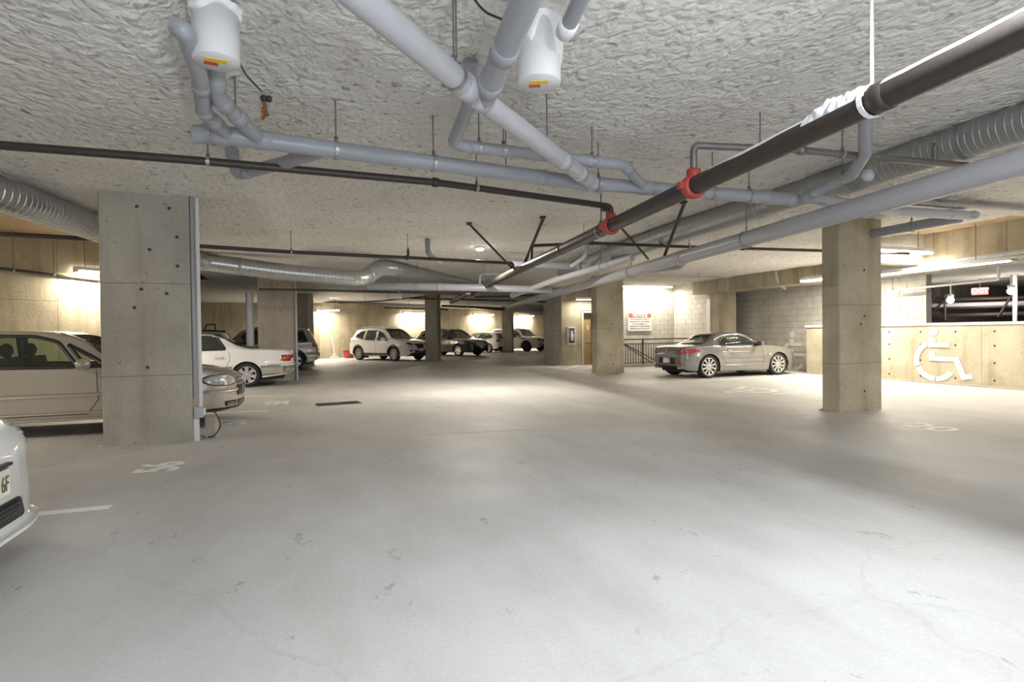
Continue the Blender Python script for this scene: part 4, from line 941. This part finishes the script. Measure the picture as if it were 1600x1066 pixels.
        if interior:
            g0, g1 = S['cabin']; zb = s.belt((g0+g1)/2); m = MB(); m.box((g0-h,-s.W+0.12,0.3),(g1-h,s.W-0.12,zb-0.18)); m.box((g1-h-0.25,-s.W+0.15,zb-0.2),(g1-h+0.05,s.W-0.15,zb+0.0)); it = m.build('cabin', 'interior_dark', s.root, Z)
            if seats:
                mid = lin(g0,g1,0.52)
                for bx, y in ((mid,-.36),(mid,.36),(lin(g0,g1,.16),-.4),(lin(g0,g1,.16),.4))[:seats]:
                    m = MB(); T = Matrix.Translation((bx-h,y,zb-0.4)) @ Matrix.Rotation(-0.25,4,'Y'); m.box((-0.07,-0.24,0),(0.07,0.24,0.55), T)
                    m.tube([T @ Vector((0,0,.5)), T @ Vector((0,0,.62))], 0.03, 6); c = T @ Vector((0,0,.66)); m.ball(c, 0.065,0.14,0.10); m.build('seat', 'interior_dark', it, Z)
        # wheels
        R = s.R; tw = tyre_w; rr = R*rim_f
        ty = MB(); ty.lathe([(rr,-tw*.42),(rr+.015,-tw*.48),(R-.03,-tw*.5),(R-.008,-tw*.42),(R,-tw*.3),(R,tw*.3),(R-.008,tw*.42),(R-.03,tw*.5),(rr+.015,tw*.48),(rr,tw*.42)], (0,0,0), (0,1,0), 32); tme = ty.mesh('wheel'); tme.materials.append(MATS['rubber'])
        rm = MB(); y0 = -tw*.40; rm.lathe([(rr*1.01,y0+.06),(rr*1.01,y0-.005),(rr*.93,y0-.008),(rr*.91,y0+.03),(rr*.91,tw*.4)], (0,0,0), (0,1,0), 32); rm.lathe([(0,y0-.01),(rr*.17,y0-.008),(rr*.2,y0+.02),(rr*.2,y0+.06)], (0,0,0), (0,1,0), 16)
        for k in range(spokes):
            T = Matrix.Rotation(2*PI*k/spokes,4,'Y'); rm.add([T @ Vector(p) for p in [(-spoke_w*.7,y0-.002,rr*.14),(spoke_w*.7,y0-.002,rr*.14),(spoke_w,y0-.004,rr*.95),(-spoke_w,y0-.004,rr*.95),(-spoke_w*.7,y0+.035,rr*.14),(spoke_w*.7,y0+.035,rr*.14),(spoke_w,y0+.03,rr*.95),(-spoke_w,y0+.03,rr*.95)]], [(0,1,2,3),(0,4,5,1),(1,5,6,2),(2,6,7,3),(3,7,4,0)])
        rme = rm.mesh('rim'); rme.materials.append(MATS[rim])
        dk = MB(); dk.lathe([(0,0.0),(rr*.90,0.0)], (0,0.0,0), (0,1,0), 24); dme = dk.mesh('brake_disc'); dme.materials.append(MATS['interior_dark'])
        for a in s.ax:
            for sg in (-1,1):
                wo = bpy.data.objects.new('wheel', tme); COL.objects.link(wo); wo.parent = s.root; wo.location = (a-h, sg*(s.W*s.wid(a)-tw*.5-0.015), R); wo.rotation_euler.z = 0 if sg < 0 else PI
                for nm, me in (('rim',rme),('brake_disc',dme)):
                    ro = bpy.data.objects.new(nm, me); COL.objects.link(ro); ro.parent = wo
        return s
    def mirror(s, x, z, mat, y=None, sides=(-1,1), sc=1.0):
        for sg in sides:
            yy = (s.W*0.97 if y is None else y); m = MB(); c = (x-s.L/2, sg*(yy+0.10*sc), z)
            m.ball((0,0,0), 0.10*sc, 0.125*sc, 0.066*sc, 14, 8); 
            for v in m.v: v.x = max(v.x,-0.02*sc); v += Vector(c)
            o = m.build('door_mirror', mat, s.root, Vector((0,0,0)))
            MB().box((c[0]-.03,min(sg*(yy-.08),c[1]),z-.06),(c[0]+.03,max(sg*(yy-.08),c[1]),z-.02)).build('mirror_arm', 'black_trim', o, Vector((0,0,0)))
    def handle(s, x, z, mat, w=0.2):
        for sd in 'RL': s.patch(sd, [(x-w/2,z-.018),(x+w/2,z-.018),(x+w/2,z+.018),(x-w/2,z+.018)], mat, 'door_handle', 0.03, 0.0, rad=0.015)
    def seam(s, pts, w=0.010):
        for sd in 'RL': s.strip(sd, pts, w, 'black_trim', 'door_seam', 0.0015)
    def plate(s, ax, z, text=None, mat='plate_white', wide=0.31, y=0.0):
        o = s.patch(ax, [(y-wide/2,z-.076),(y+wide/2,z-.076),(y+wide/2,z+.076),(y-wide/2,z+.076)], mat, 'licence_plate', 0.02, 0.0, cell=0.4); return o

def wid_std(L, f=.72, r=.80): return [(0,r*.92),(.05,r),(.18,.92),(.45,.975),(.9,1.0),(L-1.2,1.0),(L-.6,.97),(L-.3,.90),(L-.12,.80),(L-.04,f+.02),(L,f-.06)]

# beige hatchback (nose to the aisle)
L=4.35
S = dict(L=L, W=1.73, roof=.70, R=.305, arch=.355, axles=(.72,3.47), cabin=(.3,2.75), crease=.60,
  top=[(0,.60),(.02,.72),(.06,.92),(.12,1.0),(.40,1.30),(.7,1.42),(1.3,1.47),(1.9,1.455),(2.2,1.40),(2.42,1.30),(2.82,1.02),(2.92,.975),(3.4,.93),(3.85,.87),(4.1,.81),(4.27,.75),(4.33,.70),(4.35,.62)],
  belt=[(0,.55),(.1,.90),(.5,.96),(1.5,.945),(2.6,.92),(2.9,.91),(3.4,.88),(3.85,.82),(4.1,.76),(4.35,.58)],
  low=[(0,.45),(.06,.34),(.3,.26),(1.0,.22),(3.3,.22),(4.05,.22),(4.3,.24),(4.35,.28)], wid=[(0,.74),(.05,.80),(.18,.92),(.45,.975),(.9,1.0),(3.3,1.0),(3.72,.975),(3.95,.90),(4.11,.78),(4.23,.60),(4.31,.38),(4.35,.12)])
c = Car('hatchback', 'beige metallic hatchback parked nose to the aisle behind the broad pillar', (-1.05-L/2,10.12), 0, S)
c.window('S', [(1.220,.965),(2.380,.95),(2.100,1.30),(1.850,1.375),(1.260,1.395)], 'glass_clear', .05)
c.window('S', [(2.460,.955),(2.720,.955),(2.220,1.26)], 'glass_clear', .02)
c.window('S', [(0.350,.985),(1.120,.97),(1.160,1.395),(0.850,1.38),(0.550,1.25)], 'glass_clear', .05)
c.window('F', [(-.60,1.03),(.60,1.03),(.48,1.40),(-.48,1.40)], 'glass_clear', .05)
c.window('B', [(-.52,1.03),(.52,1.03),(.44,1.34),(-.44,1.34)], 'glass_tint', .05)
for y in (.575,): c.both('S', [(.35,y-.022),(1.9,y-.022),(2.98,y-.022),(2.98,y+.022),(.35,y+.022)], 'paint_beige', 'rub_strip', .014, .0, rad=.02)
c.both('S', [(1.1,.315),(3.05,.315),(3.05,.345),(1.1,.345)], 'paint_beige', 'sill_line', .012, 0.0)
c.both('S', [(1.1,.235),(3.05,.235),(3.05,.262),(1.1,.262)], 'paint_beige', 'sill_edge', .010, 0.0)
c.seam([(2.600,.93),(2.630,.5),(2.500,.30),(1.250,.30),(1.180,.6),(1.200,.95)])
c.handle(1.42,.83,'paint_beige'); c.mirror(2.46,.99,'paint_beige', sc=1.15)
c.both('F', [(.40,.62),(.60,.60),(.76,.62),(.80,.70),(.74,.77),(.50,.765),(.38,.70)], 'lamp_clear', 'headlamp', .012, .01, rad=.05)
for sg in (-1,1): c.strip('F', roundpoly([(sg*a_,b_) for a_,b_ in [(.40,.62),(.60,.60),(.76,.62),(.80,.70),(.74,.77),(.50,.765),(.38,.70)]], .05), .014, 'black_trim', 'headlamp_seal', .013, True)
for z in (.625,.655,.69): c.both('F', [(.09,z-.009),(.345,z-.009),(.345,z+.009),(.09,z+.009)], 'black_trim', 'grille_slot', .006, .0)
for y0,y1 in ((.38,.62),(.10,.34)):
    c.both('F', [(y0,.285),(y1-.02,.285),(y1,.36),(y0,.36)], 'black_trim', 'lower_intake', .006, .0, rad=.02)
    for z in (.305,.335): c.both('F', [(y0+.02,z-.005),(y1-.03,z-.005),(y1-.03,z+.005),(y0+.02,z+.005)], 'paint_beige_low', 'intake_bar', .010, .0)
c.patch('F', [(-.80,.50),(.80,.50),(.80,.55),(-.80,.55)], 'paint_beige', 'bumper_rib', .018, 0.0, rad=.02)
c.patch('F', [(-.78,.225),(.78,.225),(.80,.27),(-.80,.27)], 'black_trim', 'front_lip', .012, 0.0)
c.patch('F', [(-.33,.43),(.33,.43),(.33,.585),(-.33,.585)], 'black_trim', 'plate_recess', .020, 0.0); c.plate('F', .505, mat='plate_white').scale = (1.003,1,1)
m = MB(); m.lathe([(.052,0),(.058,.006),(.052,.012),(.044,.006),(.052,0)], (L/2-.012,0,.675), (1,0,.55), 20).build('badge_ring', 'chrome', c.root, Vector((0,0,0)))
c.finish('paint_beige', spokes=5, spoke_w=.06)

# white car nosing into the left edge
L=4.6
S = dict(L=L, W=1.82, roof=.70, R=.32, arch=.37, axles=(.9,3.65), cabin=(.6,3.2), crease=.66,
  top=[(0,.62),(.05,.95),(.4,1.1),(.9,1.42),(1.8,1.50),(2.5,1.46),(3.2,1.08),(3.6,.99),(4.1,.93),(4.35,.87),(4.5,.80),(4.57,.74),(4.6,.66)],
  belt=[(0,.58),(.1,.95),(1,1.0),(3.1,.96),(3.7,.90),(4.15,.84),(4.4,.76),(4.6,.60)],
  low=[(0,.45),(.1,.3),(.5,.22),(4.0,.2),(4.35,.19),(4.55,.19),(4.6,.2)], wid=[(0,.74),(.05,.80),(.18,.92),(.45,.975),(.9,1.0),(3.5,1.0),(3.95,.98),(4.2,.94),(4.36,.88),(4.47,.79),(4.55,.64),(4.6,.36)])
c = Car('sedan', 'white car at the left edge showing only its front bumper corner and licence plate', (-1.68-L/2,3.91), 0, S)
c.window('S', [(1.0,1.02),(2.9,1.0),(2.4,1.34),(1.8,1.42),(1.2,1.38)], 'glass_tint'); c.window('F', [(-.62,1.08),(.62,1.08),(.5,1.40),(-.5,1.40)], 'glass_tint')
c.both('F', [(.56,.74),(.76,.72),(.86,.78),(.87,.85),(.74,.85),(.60,.81)], 'lamp_clear', 'headlamp', .01, .01, rad=.04)
c.patch('F', [(-.40,.27),(.40,.27),(.31,.40),(-.31,.40)], 'black_trim', 'lower_intake', .006, 0.0, rad=.03)
for y in (.29,.315,.34,.365): c.patch('F', [(-.30,y-.004),(.30,y-.004),(.30,y+.004),(-.30,y+.004)], 'grate_iron', 'intake_bar', .010, 0.0)
c.patch('F', [(-.82,.20),(.82,.20),(.84,.235),(-.84,.235)], 'paint_white', 'front_lip', .05, 0.0, rad=.02)
c.patch('F', [(-.17,.615),(.17,.615),(.17,.632),(-.17,.632)], 'black_trim', 'plate_bar', .03, 0.0)
pl_ = c.plate('F', .525, mat='plate_cream')
xf = c.hit('F', 0.1, .525)[0].x+.024
o = text_mesh('6F', .125, 'plate_text', 'ink', pl_, ext=.0015, sx=.72, align='RIGHT'); o.matrix_local = Matrix.Translation((xf,.135,.513)) @ Matrix.Rotation(PI/2,4,'Z') @ Matrix.Rotation(PI/2,4,'X')
MB().box((xf-.003,-.15,.572),(xf-.001,.15,.60)).build('plate_header', 'plate_white', pl_, Vector((0,0,0)))
c.mirror(3.0,1.05,'paint_white'); c.finish('paint_white', spokes=9)

# white saloon, boot to the aisle
L=4.99
S = dict(L=L, W=1.82, roof=.68, R=.325, arch=.365, axles=(1.13,3.95), cabin=(1.15,3.7), crease=.60,
  top=[(0,.84),(.015,.90),(.05,.945),(.12,.97),(.25,.99),(.7,1.01),(1.05,1.03),(1.25,1.09),(1.75,1.33),(2.1,1.415),(2.6,1.43),(3.0,1.405),(3.25,1.33),(3.75,1.03),(4.0,.98),(4.5,.90),(4.8,.78),(4.95,.64),(4.99,.56)],
  belt=[(0,.78),(.06,.86),(.2,.92),(1.0,.965),(2.0,.965),(3.6,.93),(4.2,.90),(4.7,.80),(4.99,.54)],
  low=[(0,.40),(.03,.37),(.12,.33),(.35,.29),(1.2,.22),(4.1,.2),(4.6,.22),(4.9,.28),(4.99,.42)], wid=[(0,.30),(.03,.50),(.09,.68),(.18,.82),(.34,.92),(.6,.98),(.95,1.0),(3.9,1.0),(4.5,.95),(4.85,.8),(4.99,.62)])
c = Car('sedan', 'white four-door saloon with amber and red tail lamp, boot to the aisle', (-0.45-L/2,17.08), 180, S)
c.window('S', [(1.62,1.0),(1.85,1.33),(2.05,1.345),(2.42,1.355),(2.42,.99)], 'glass_tint', .04); c.window('S', [(2.5,.99),(2.5,1.355),(2.85,1.335),(3.35,.985)], 'glass_tint', .04)
c.window('B', [(-.62,1.04),(.62,1.04),(.50,1.36),(-.50,1.36)], 'glass_privacy', .06); c.window('F', [(-.62,1.04),(.62,1.04),(.5,1.36),(-.5,1.36)], 'glass_tint', .06)
c.both('S', [(.03,.36),(1.5,.24),(3.5,.24),(4.9,.36),(4.9,.53),(3.5,.545),(.9,.545),(.03,.535)][::1], 'paint_twotone', 'lower_cladding', .004, 0.0) if False else None
for (a,b) in ((.02,.80),(1.47,3.6)): c.both('S', [(a,.27 if a > 1 else .34),(b,.24 if a > 1 else .29),(b,.56),(a,.54 if a < 1 else .56)], 'paint_twotone', 'lower_cladding', .005, 0.0)
c.patch('B', [(-.80,.38),(.80,.38),(.80,.53),(-.80,.53)], 'paint_twotone', 'rear_bumper', .012, 0.0, rad=.03)
c.patch('B', [(-.84,.535),(.84,.535),(.84,.60),(-.84,.60)], 'paint_white', 'bumper_top', .03, 0.0, rad=.02); c.both('S', [(.02,.545),(.62,.56),(.62,.60),(.02,.60)], 'paint_white', 'bumper_wrap', .018, 0.0)
c.both('S', [(.025,.66),(.34,.675),(.24,.78),(.14,.83),(.04,.83)], 'lamp_amber', 'tail_lamp', .008, .0, rad=.02)
c.both('B', [(.56,.66),(.80,.66),(.80,.83),(.58,.83)], 'lamp_red', 'tail_lamp', .01, .0, rad=.02); c.both('B', [(.30,.66),(.54,.66),(.54,.83),(.30,.83)], 'lamp_red', 'reverse_lamp', .008, 0.0)
c.patch('B', [(-.28,.66),(.28,.66),(.28,.82),(-.28,.82)], 'black_trim', 'plate_recess', .006, 0.0); c.plate('B', .735)
c.both('S', [(.5,.70),(.505,.70),(.505,.71)], 'black_trim', 'fuel_flap_mark', .001, 0.0); c.seam([(1.55,.97),(1.52,.75),(1.60,.55),(1.75,.28)]); c.seam([(2.46,.97),(2.46,.30)]); c.seam([(3.42,.95),(3.45,.28)])
c.handle(1.78,.80,'paint_white',.22); c.handle(2.66,.80,'paint_white',.22); c.mirror(3.4,1.02,'paint_white'); c.finish('paint_white', spokes=7, spoke_w=.05)

def suv(name, label, loc, hd, paint, L=4.6, W=1.84, H=1.70, glassm='glass_tint', ax=(.92,3.6), R=.355, rim='rim_silver', spokes=10, clad=True, style=0, rails=True, sc=1.0, fr='lamp_clear', belt=1.02, tint_r='glass_privacy'):
    k = H/1.70; q = L/4.6
    top = [(0,.62),(.02,.80),(.05,1.0),(.10,1.13),(.30,1.42),(.55,1.60),(.85,1.665),(1.5,1.70),(2.2,1.69),(2.6,1.63),(2.9,1.50),(3.45,1.14),(3.6,1.09),(4.0,1.04),(4.3,.95),(4.48,.82),(4.56,.68),(4.6,.56)] if style == 0 else \
          [(0,.62),(.02,.85),(.05,1.02),(.09,1.10),(.22,1.36),(.40,1.62),(.65,1.69),(1.5,1.72),(2.4,1.70),(2.75,1.62),(3.35,1.17),(3.5,1.13),(4.1,1.08),(4.4,1.0),(4.53,.86),(4.58,.7),(4.6,.56)]
    bl = [(0,.58),(.06,.95),(.2,1.08),(1.0,1.06),(2.5,1.02),(3.4,.99),(4.0,.97),(4.35,.86),(4.6,.52)]
    lo = [(0,.5),(.05,.40),(.3,.32),(1,.26),(3.6,.26),(4.3,.27),(4.52,.32),(4.6,.42)]
    f = lambda P: [(x*q, z*k) for x, z in P]
    S = dict(L=L, W=W, roof=.70, R=R, arch=R+.06, axles=(ax[0]*q,ax[1]*q), cabin=(.3*q,3.3*q), crease=.72*k, top=f(top), belt=f(bl), low=f(lo), wid=wid_std(L,.70,.84), cat='car')
    c = Car(name, label, loc, hd, S); g = f
    if style == 0:
        c.window('S', g([(1.32,1.08),(1.32,1.52),(.95,1.50),(.62,1.34),(.60,1.22)]), tint_r, .05); c.window('S', g([(1.40,1.07),(2.25,1.04),(2.25,1.53),(1.40,1.545)]), glassm, .04); c.window('S', g([(2.33,1.04),(3.12,1.04),(2.72,1.36),(2.33,1.52)]), glassm, .05)
    else:
        c.window('S', g([(.42,1.12),(1.22,1.10),(1.22,1.54),(.60,1.53)]), tint_r, .05); c.window('S', g([(1.30,1.09),(2.20,1.06),(2.20,1.56),(1.30,1.56)]), glassm, .04); c.window('S', g([(2.28,1.06),(3.12,1.05),(2.66,1.50),(2.28,1.555)]), glassm, .05)
    w = W/2
    c.window('F', [(-w*.72,1.14*k),(w*.72,1.14*k),(w*.60,1.60*k),(-w*.60,1.60*k)], glassm, .06); c.window('B', [(-w*.66,1.16*k),(w*.66,1.16*k),(w*.56,1.54*k),(-w*.56,1.54*k)], 'glass_privacy', .06)
    if clad:
        a0, a1 = c.ax; c.both('S', [(a0+c.arch+.01,.27*k),(a1-c.arch-.01,.27*k),(a1-c.arch-.01,.40*k),(a0+c.arch+.01,.40*k)], 'black_trim', 'sill_cladding', .012, 0.0)
        for sd in 'RL':
            for a in c.ax: c.strip(sd, [(a+(c.arch+.03)*math.cos(PI*i/16), R+(c.arch+.03)*math.sin(PI*i/16)) for i in range(17)], .06, 'black_trim', 'arch_trim', .010)
        c.patch('F', [(-w*.74,.30*k),(w*.74,.30*k),(w*.74,.40*k),(-w*.74,.40*k)], 'black_trim', 'front_lip', .012, 0.0); c.patch('B', [(-w*.8,.36*k),(w*.8,.36*k),(w*.8,.55*k),(-w*.8,.55*k)], 'black_trim', 'rear_lip', .012, 0.0)
    c.both('F', [(w*.40,.80*k),(w*.72,.82*k),(w*.80,.90*k),(w*.70,.93*k),(w*.44,.87*k)], fr, 'headlamp', .01, 0.0, rad=.03)
    c.both('F', [(w*.56,.48*k),(w*.74,.48*k),(w*.74,.57*k),(w*.60,.57*k)], 'black_trim', 'fog_lamp', .006, 0.0, rad=.02)
    c.patch('F', [(-w*.22,.60*k),(w*.22,.60*k),(w*.36,.86*k),(-w*.36,.86*k)], 'black_trim', 'grille', .006, 0.0, rad=.03)
    c.patch('F', [(-w*.42,.43*k),(w*.42,.43*k),(w*.5,.54*k),(-w*.5,.54*k)], 'black_trim', 'lower_intake', .006, 0.0, rad=.02)
    c.plate('F', .56*k) ; c.plate('B', .80*k)
    c.both('S', [(.02,.92*k),(.22*q,.90*k),(.24*q,1.06*k),(.10*q,1.08*k)], 'lamp_red', 'tail_lamp', .01, 0.0, rad=.02); c.both('B', [(w*.62,.90*k),(w*.84,.90*k),(w*.82,1.06*k),(w*.62,1.06*k)], 'lamp_red', 'tail_lamp', .012, 0.0, rad=.02)
    c.seam(g([(1.36,1.05),(1.34,.7),(1.42,.40)]), .012); c.seam(g([(2.29,1.03),(2.29,.40)]), .012); c.seam(g([(3.18,1.0),(3.16,.42)]), .012)
    c.handle(1.55*q,.93*k,paint); c.handle(2.45*q,.92*k,paint); c.mirror(3.0*q,1.10*k,paint if style != 2 else 'black_trim', sc=1.2)
    if rails:
        for sg in (-1,1): MB().tube([(x*q-L/2, sg*w*.60, H+dz) for x, dz in ((.8,-.02),(.95,.03),(1.6,.045),(2.2,.03),(2.4,-.04))], .016, 8).build('roof_rail', 'galvanised', c.root, Vector((0,0,0)))
    return c
c = suv('suv', 'silver SUV with red tail lamp half hidden behind the pillar and white saloon', (0.30-4.43/2,24.1), 180, 'paint_silver', L=4.43, W=1.81, H=1.68, style=1)
c.patch('B', [(-.74,.52),(.74,.52),(.74,.68),(-.74,.68)], 'paint_silver', 'rear_bumper', .06, 0.0, rad=.03); c.both('S', [(.01,.45),(.42,.45),(.42,.66),(.01,.66)], 'paint_silver', 'bumper_wrap', .03, 0.0, rad=.03); c.finish('paint_silver', spokes=6, spoke_w=.05)
c = suv('minivan', 'pale car roof with a black roof frame glimpsed behind the silver SUV', (-5.6,29.6), 180, 'paint_silver', L=4.6, W=1.84, H=1.58, style=1, rails=False, clad=False)
m = MB()
for a, b in (((0,0),(0,.30)),((0,.30),(.35,.30)),((.35,.30),(.48,.02)),((0,.02),(.48,.02))): m.tube([(-1.45+a[0],.25,1.60+a[1]),(-1.45+b[0],.25,1.60+b[1])], .03, 8); 
m.build('roof_frame', 'black_trim', c.root, Vector((0,0,0))); MB().box((-1.9,-.5,1.55),(-.6,.5,1.62)).build('roof_tray', 'black_trim', c.root, Vector((0,0,0))); c.finish('paint_silver', spokes=6)
HD = math.degrees(math.atan2(-.833,.553)); hv = Vector((.553,-.833,0)); lv = Vector((.833,.553,0))
def place(px_, x_from_front_axle, W, L, axf):
    """car centre from the contact point of its near front wheel (heading hv)"""
    q = px_+lv*(W/2-.1)+hv*(L/2-axf); return (q.x, q.y)
k = Vector((3.95,28.45,0)); q = k+lv*.82-hv*(4.69*3.6/4.6-4.69/2)
c = suv('crossover', 'white crossover SUV with dark arches parked before the far wall', (q.x,q.y), HD, 'paint_pearl', L=4.69, W=1.84, H=1.70, style=0, fr='lamp_dark')
c.strip('F', [(-.36,.88),(-.20,.62),(.20,.62),(.36,.88)], .035, 'chrome', 'grille_bar', .014); c.both('B', [(.5,1.0),(.8,.98),(.8,1.12),(.55,1.10)], 'lamp_red', 'tail_lamp', .014, 0.0); c.finish('paint_pearl', spokes=10, spoke_w=.022)
k = Vector((8.17,32.07,0)); q = k+lv*.84-hv*(4.83*3.6/4.6-4.83/2)
c = suv('suv', 'glossy black SUV with chrome wheels right of the slim middle pillar', (q.x,q.y), HD, 'paint_black', L=4.83, W=1.90, H=1.66, style=0, clad=False, glassm='glass_tint', rails=True)
c.patch('F', [(-.30,.58),(.30,.58),(.40,.84),(-.40,.84)], 'chrome', 'grille_shell', .010, 0.0, rad=.04); c.both('S', [(3.05,.62),(3.08,.62),(3.10,.88),(3.07,.88)], 'chrome', 'fender_vent', .01, 0.0); c.finish('paint_black', rim='chrome', spokes=7, spoke_w=.045)
k = Vector((11.9,35.8,0)); q = k+lv*.75-hv*(4.2*.95/4.6+0.0)+hv*(4.2*.92/4.6-2.1)*1.0
c = suv('hatchback', 'white hatchback at the back, facing the far wall left of the farthest pillar', (q.x,q.y), HD+180, 'paint_white', L=4.2, W=1.76, H=1.44, style=0, clad=False, rails=False, R=.32, glassm='glass_clear'); c.finish('paint_white', spokes=12, spoke_w=.02)
k = Vector((14.3,36.8,0)); q = k+lv*.86-hv*(4.7*3.62/4.6-2.35)
c = suv('suv', 'white SUV with a black roof and black wheels, right of the farthest pillar', (q.x,q.y), HD, 'paint_white', L=4.7, W=1.94, H=1.66, style=1, clad=False, rails=False, R=.38, rim='rim_black', fr='lamp_dark')
c.patch('T', [(.7,-.6),(2.5,-.6),(2.5,.6),(.7,.6)], 'paint_black', 'roof_panel', .008, 0.0, rad=.1); c.both('S', [(3.35,.90),(3.55,.92),(3.50,.98),(3.30,.96)], 'black_trim', 'fender_vent', .008, 0.0); c.finish('paint_white', rim='rim_black', spokes=10)

# grey roadster
L=4.24
S = dict(L=L, W=1.79, roof=.64, R=.328, arch=.365, axles=(.80,3.30), cabin=(1.05,2.55), crease=.55,
  top=[(0,.62),(.012,.74),(.03,.82),(.06,.875),(.12,.90),(.45,.93),(.78,.955),(.95,1.02),(1.30,1.20),(1.60,1.275),(1.95,1.29),(2.2,1.265),(2.42,1.20),(2.86,.935),(3.0,.915),(3.4,.87),(3.8,.79),(4.05,.68),(4.18,.57),(4.24,.47)],
  belt=[(0,.58),(.05,.78),(.15,.85),(.5,.885),(1.0,.885),(1.8,.86),(2.7,.875),(3.1,.875),(3.5,.83),(3.9,.70),(4.24,.44)],
  low=[(0,.31),(.03,.28),(.1,.25),(.3,.22),(1.0,.19),(3.2,.18),(3.8,.17),(4.1,.20),(4.24,.30)], wid=[(0,.66),(.03,.74),(.10,.84),(.28,.93),(.6,.995),(.95,1.0),(1.6,.96),(2.4,.955),(3.1,.985),(3.5,.975),(3.85,.89),(4.1,.74),(4.24,.52)])
c = Car('roadster', 'grey metallic two-seat roadster with closed roof parked beside the stair railing', (11.86,13.88), 0, S)
c.window('S', [(1.22,.90),(2.62,.905),(2.34,1.12),(2.05,1.195),(1.75,1.20),(1.45,1.13),(1.25,1.0)], 'glass_clear', .05)
c.window('B', [(-.50,.975),(.50,.975),(.40,1.21),(-.40,1.21)], 'glass_tint', .06); c.window('F', [(-.58,.97),(.58,.97),(.46,1.23),(-.46,1.23)], 'glass_clear', .06)
c.strip('R', [(.95,.905),(1.15,1.06),(1.40,1.165),(1.75,1.225),(2.1,1.215),(2.4,1.13),(2.75,.92)], .012, 'chrome', 'window_bright', .008); c.strip('L', [(.95,.905),(1.15,1.06),(1.40,1.165),(1.75,1.225),(2.1,1.215),(2.4,1.13),(2.75,.92)], .012, 'chrome', 'window_bright', .008)
c.seam([(1.30,.87),(1.22,.70),(1.30,.50),(1.42,.34),(2.72,.32)]); c.seam([(2.68,.87),(2.72,.6),(2.70,.32)]); c.strip('R', [(1.35,.345),(2.0,.335),(2.85,.34)], .03, 'paint_grey', 'sill_crease', .014); c.strip('R', [(1.25,.73),(2.0,.72),(2.9,.76)], .02, 'paint_grey', 'shoulder_crease', .01)
c.both('S', [(.03,.70),(.30,.72),(.52,.75),(.50,.80),(.34,.835),(.12,.83)], 'lamp_red', 'tail_lamp', .008, 0.0, rad=.03); c.both('B', [(.36,.72),(.72,.71),(.72,.83),(.50,.83)], 'lamp_red', 'tail_lamp', .008, 0.0, rad=.03)
c.patch('B', [(-.70,.695),(.70,.695),(.70,.708),(-.70,.708)], 'black_trim', 'boot_seam', .003, 0.0); c.patch('B', [(-.40,.40),(.40,.40),(.36,.58),(-.36,.58)], 'black_trim', 'plate_recess', .006, 0.0, rad=.03); c.plate('B', .50)
c.patch('B', [(-.60,.26),(.60,.26),(.66,.36),(-.66,.36)], 'black_trim', 'rear_diffuser', .008, 0.0, rad=.03); c.both('B', [(.46,.40),(.68,.40),(.68,.43),(.46,.43)], 'lamp_red', 'reflector', .008, 0.0)
MB().lathe([(0,.003),(.036,.003),(.04,0)], (-L/2-.012,0,.79), (-1,0,.35), 18).build('badge', 'chrome', c.root, Vector((0,0,0)))
for sg in (-1,1): MB().tube([(-L/2+.02,sg*.5,.30),(-L/2+.2,sg*.5,.30)], .045, 12).build('tailpipe', 'chrome', c.root, Vector((0,0,0)))
c.both('F', [(.42,.60),(.66,.60),(.66,.68),(.48,.70)], 'lamp_clear', 'headlamp', .01, 0.0, rad=.03); c.both('F', [(.06,.42),(.34,.42),(.36,.56),(.06,.58)], 'black_trim', 'kidney_grille', .008, 0.0, rad=.04)
c.handle(1.52,.775,'paint_grey',.18); c.mirror(2.48,.95,'paint_grey', sc=1.05); c.both('S', [(2.86,.60),(3.02,.62),(3.0,.66),(2.86,.64)], 'chrome', 'side_gill', .008, 0.0)
c.finish('paint_grey', spokes=10, spoke_w=.026, tyre_w=.24, rim_f=.76, seats=2)
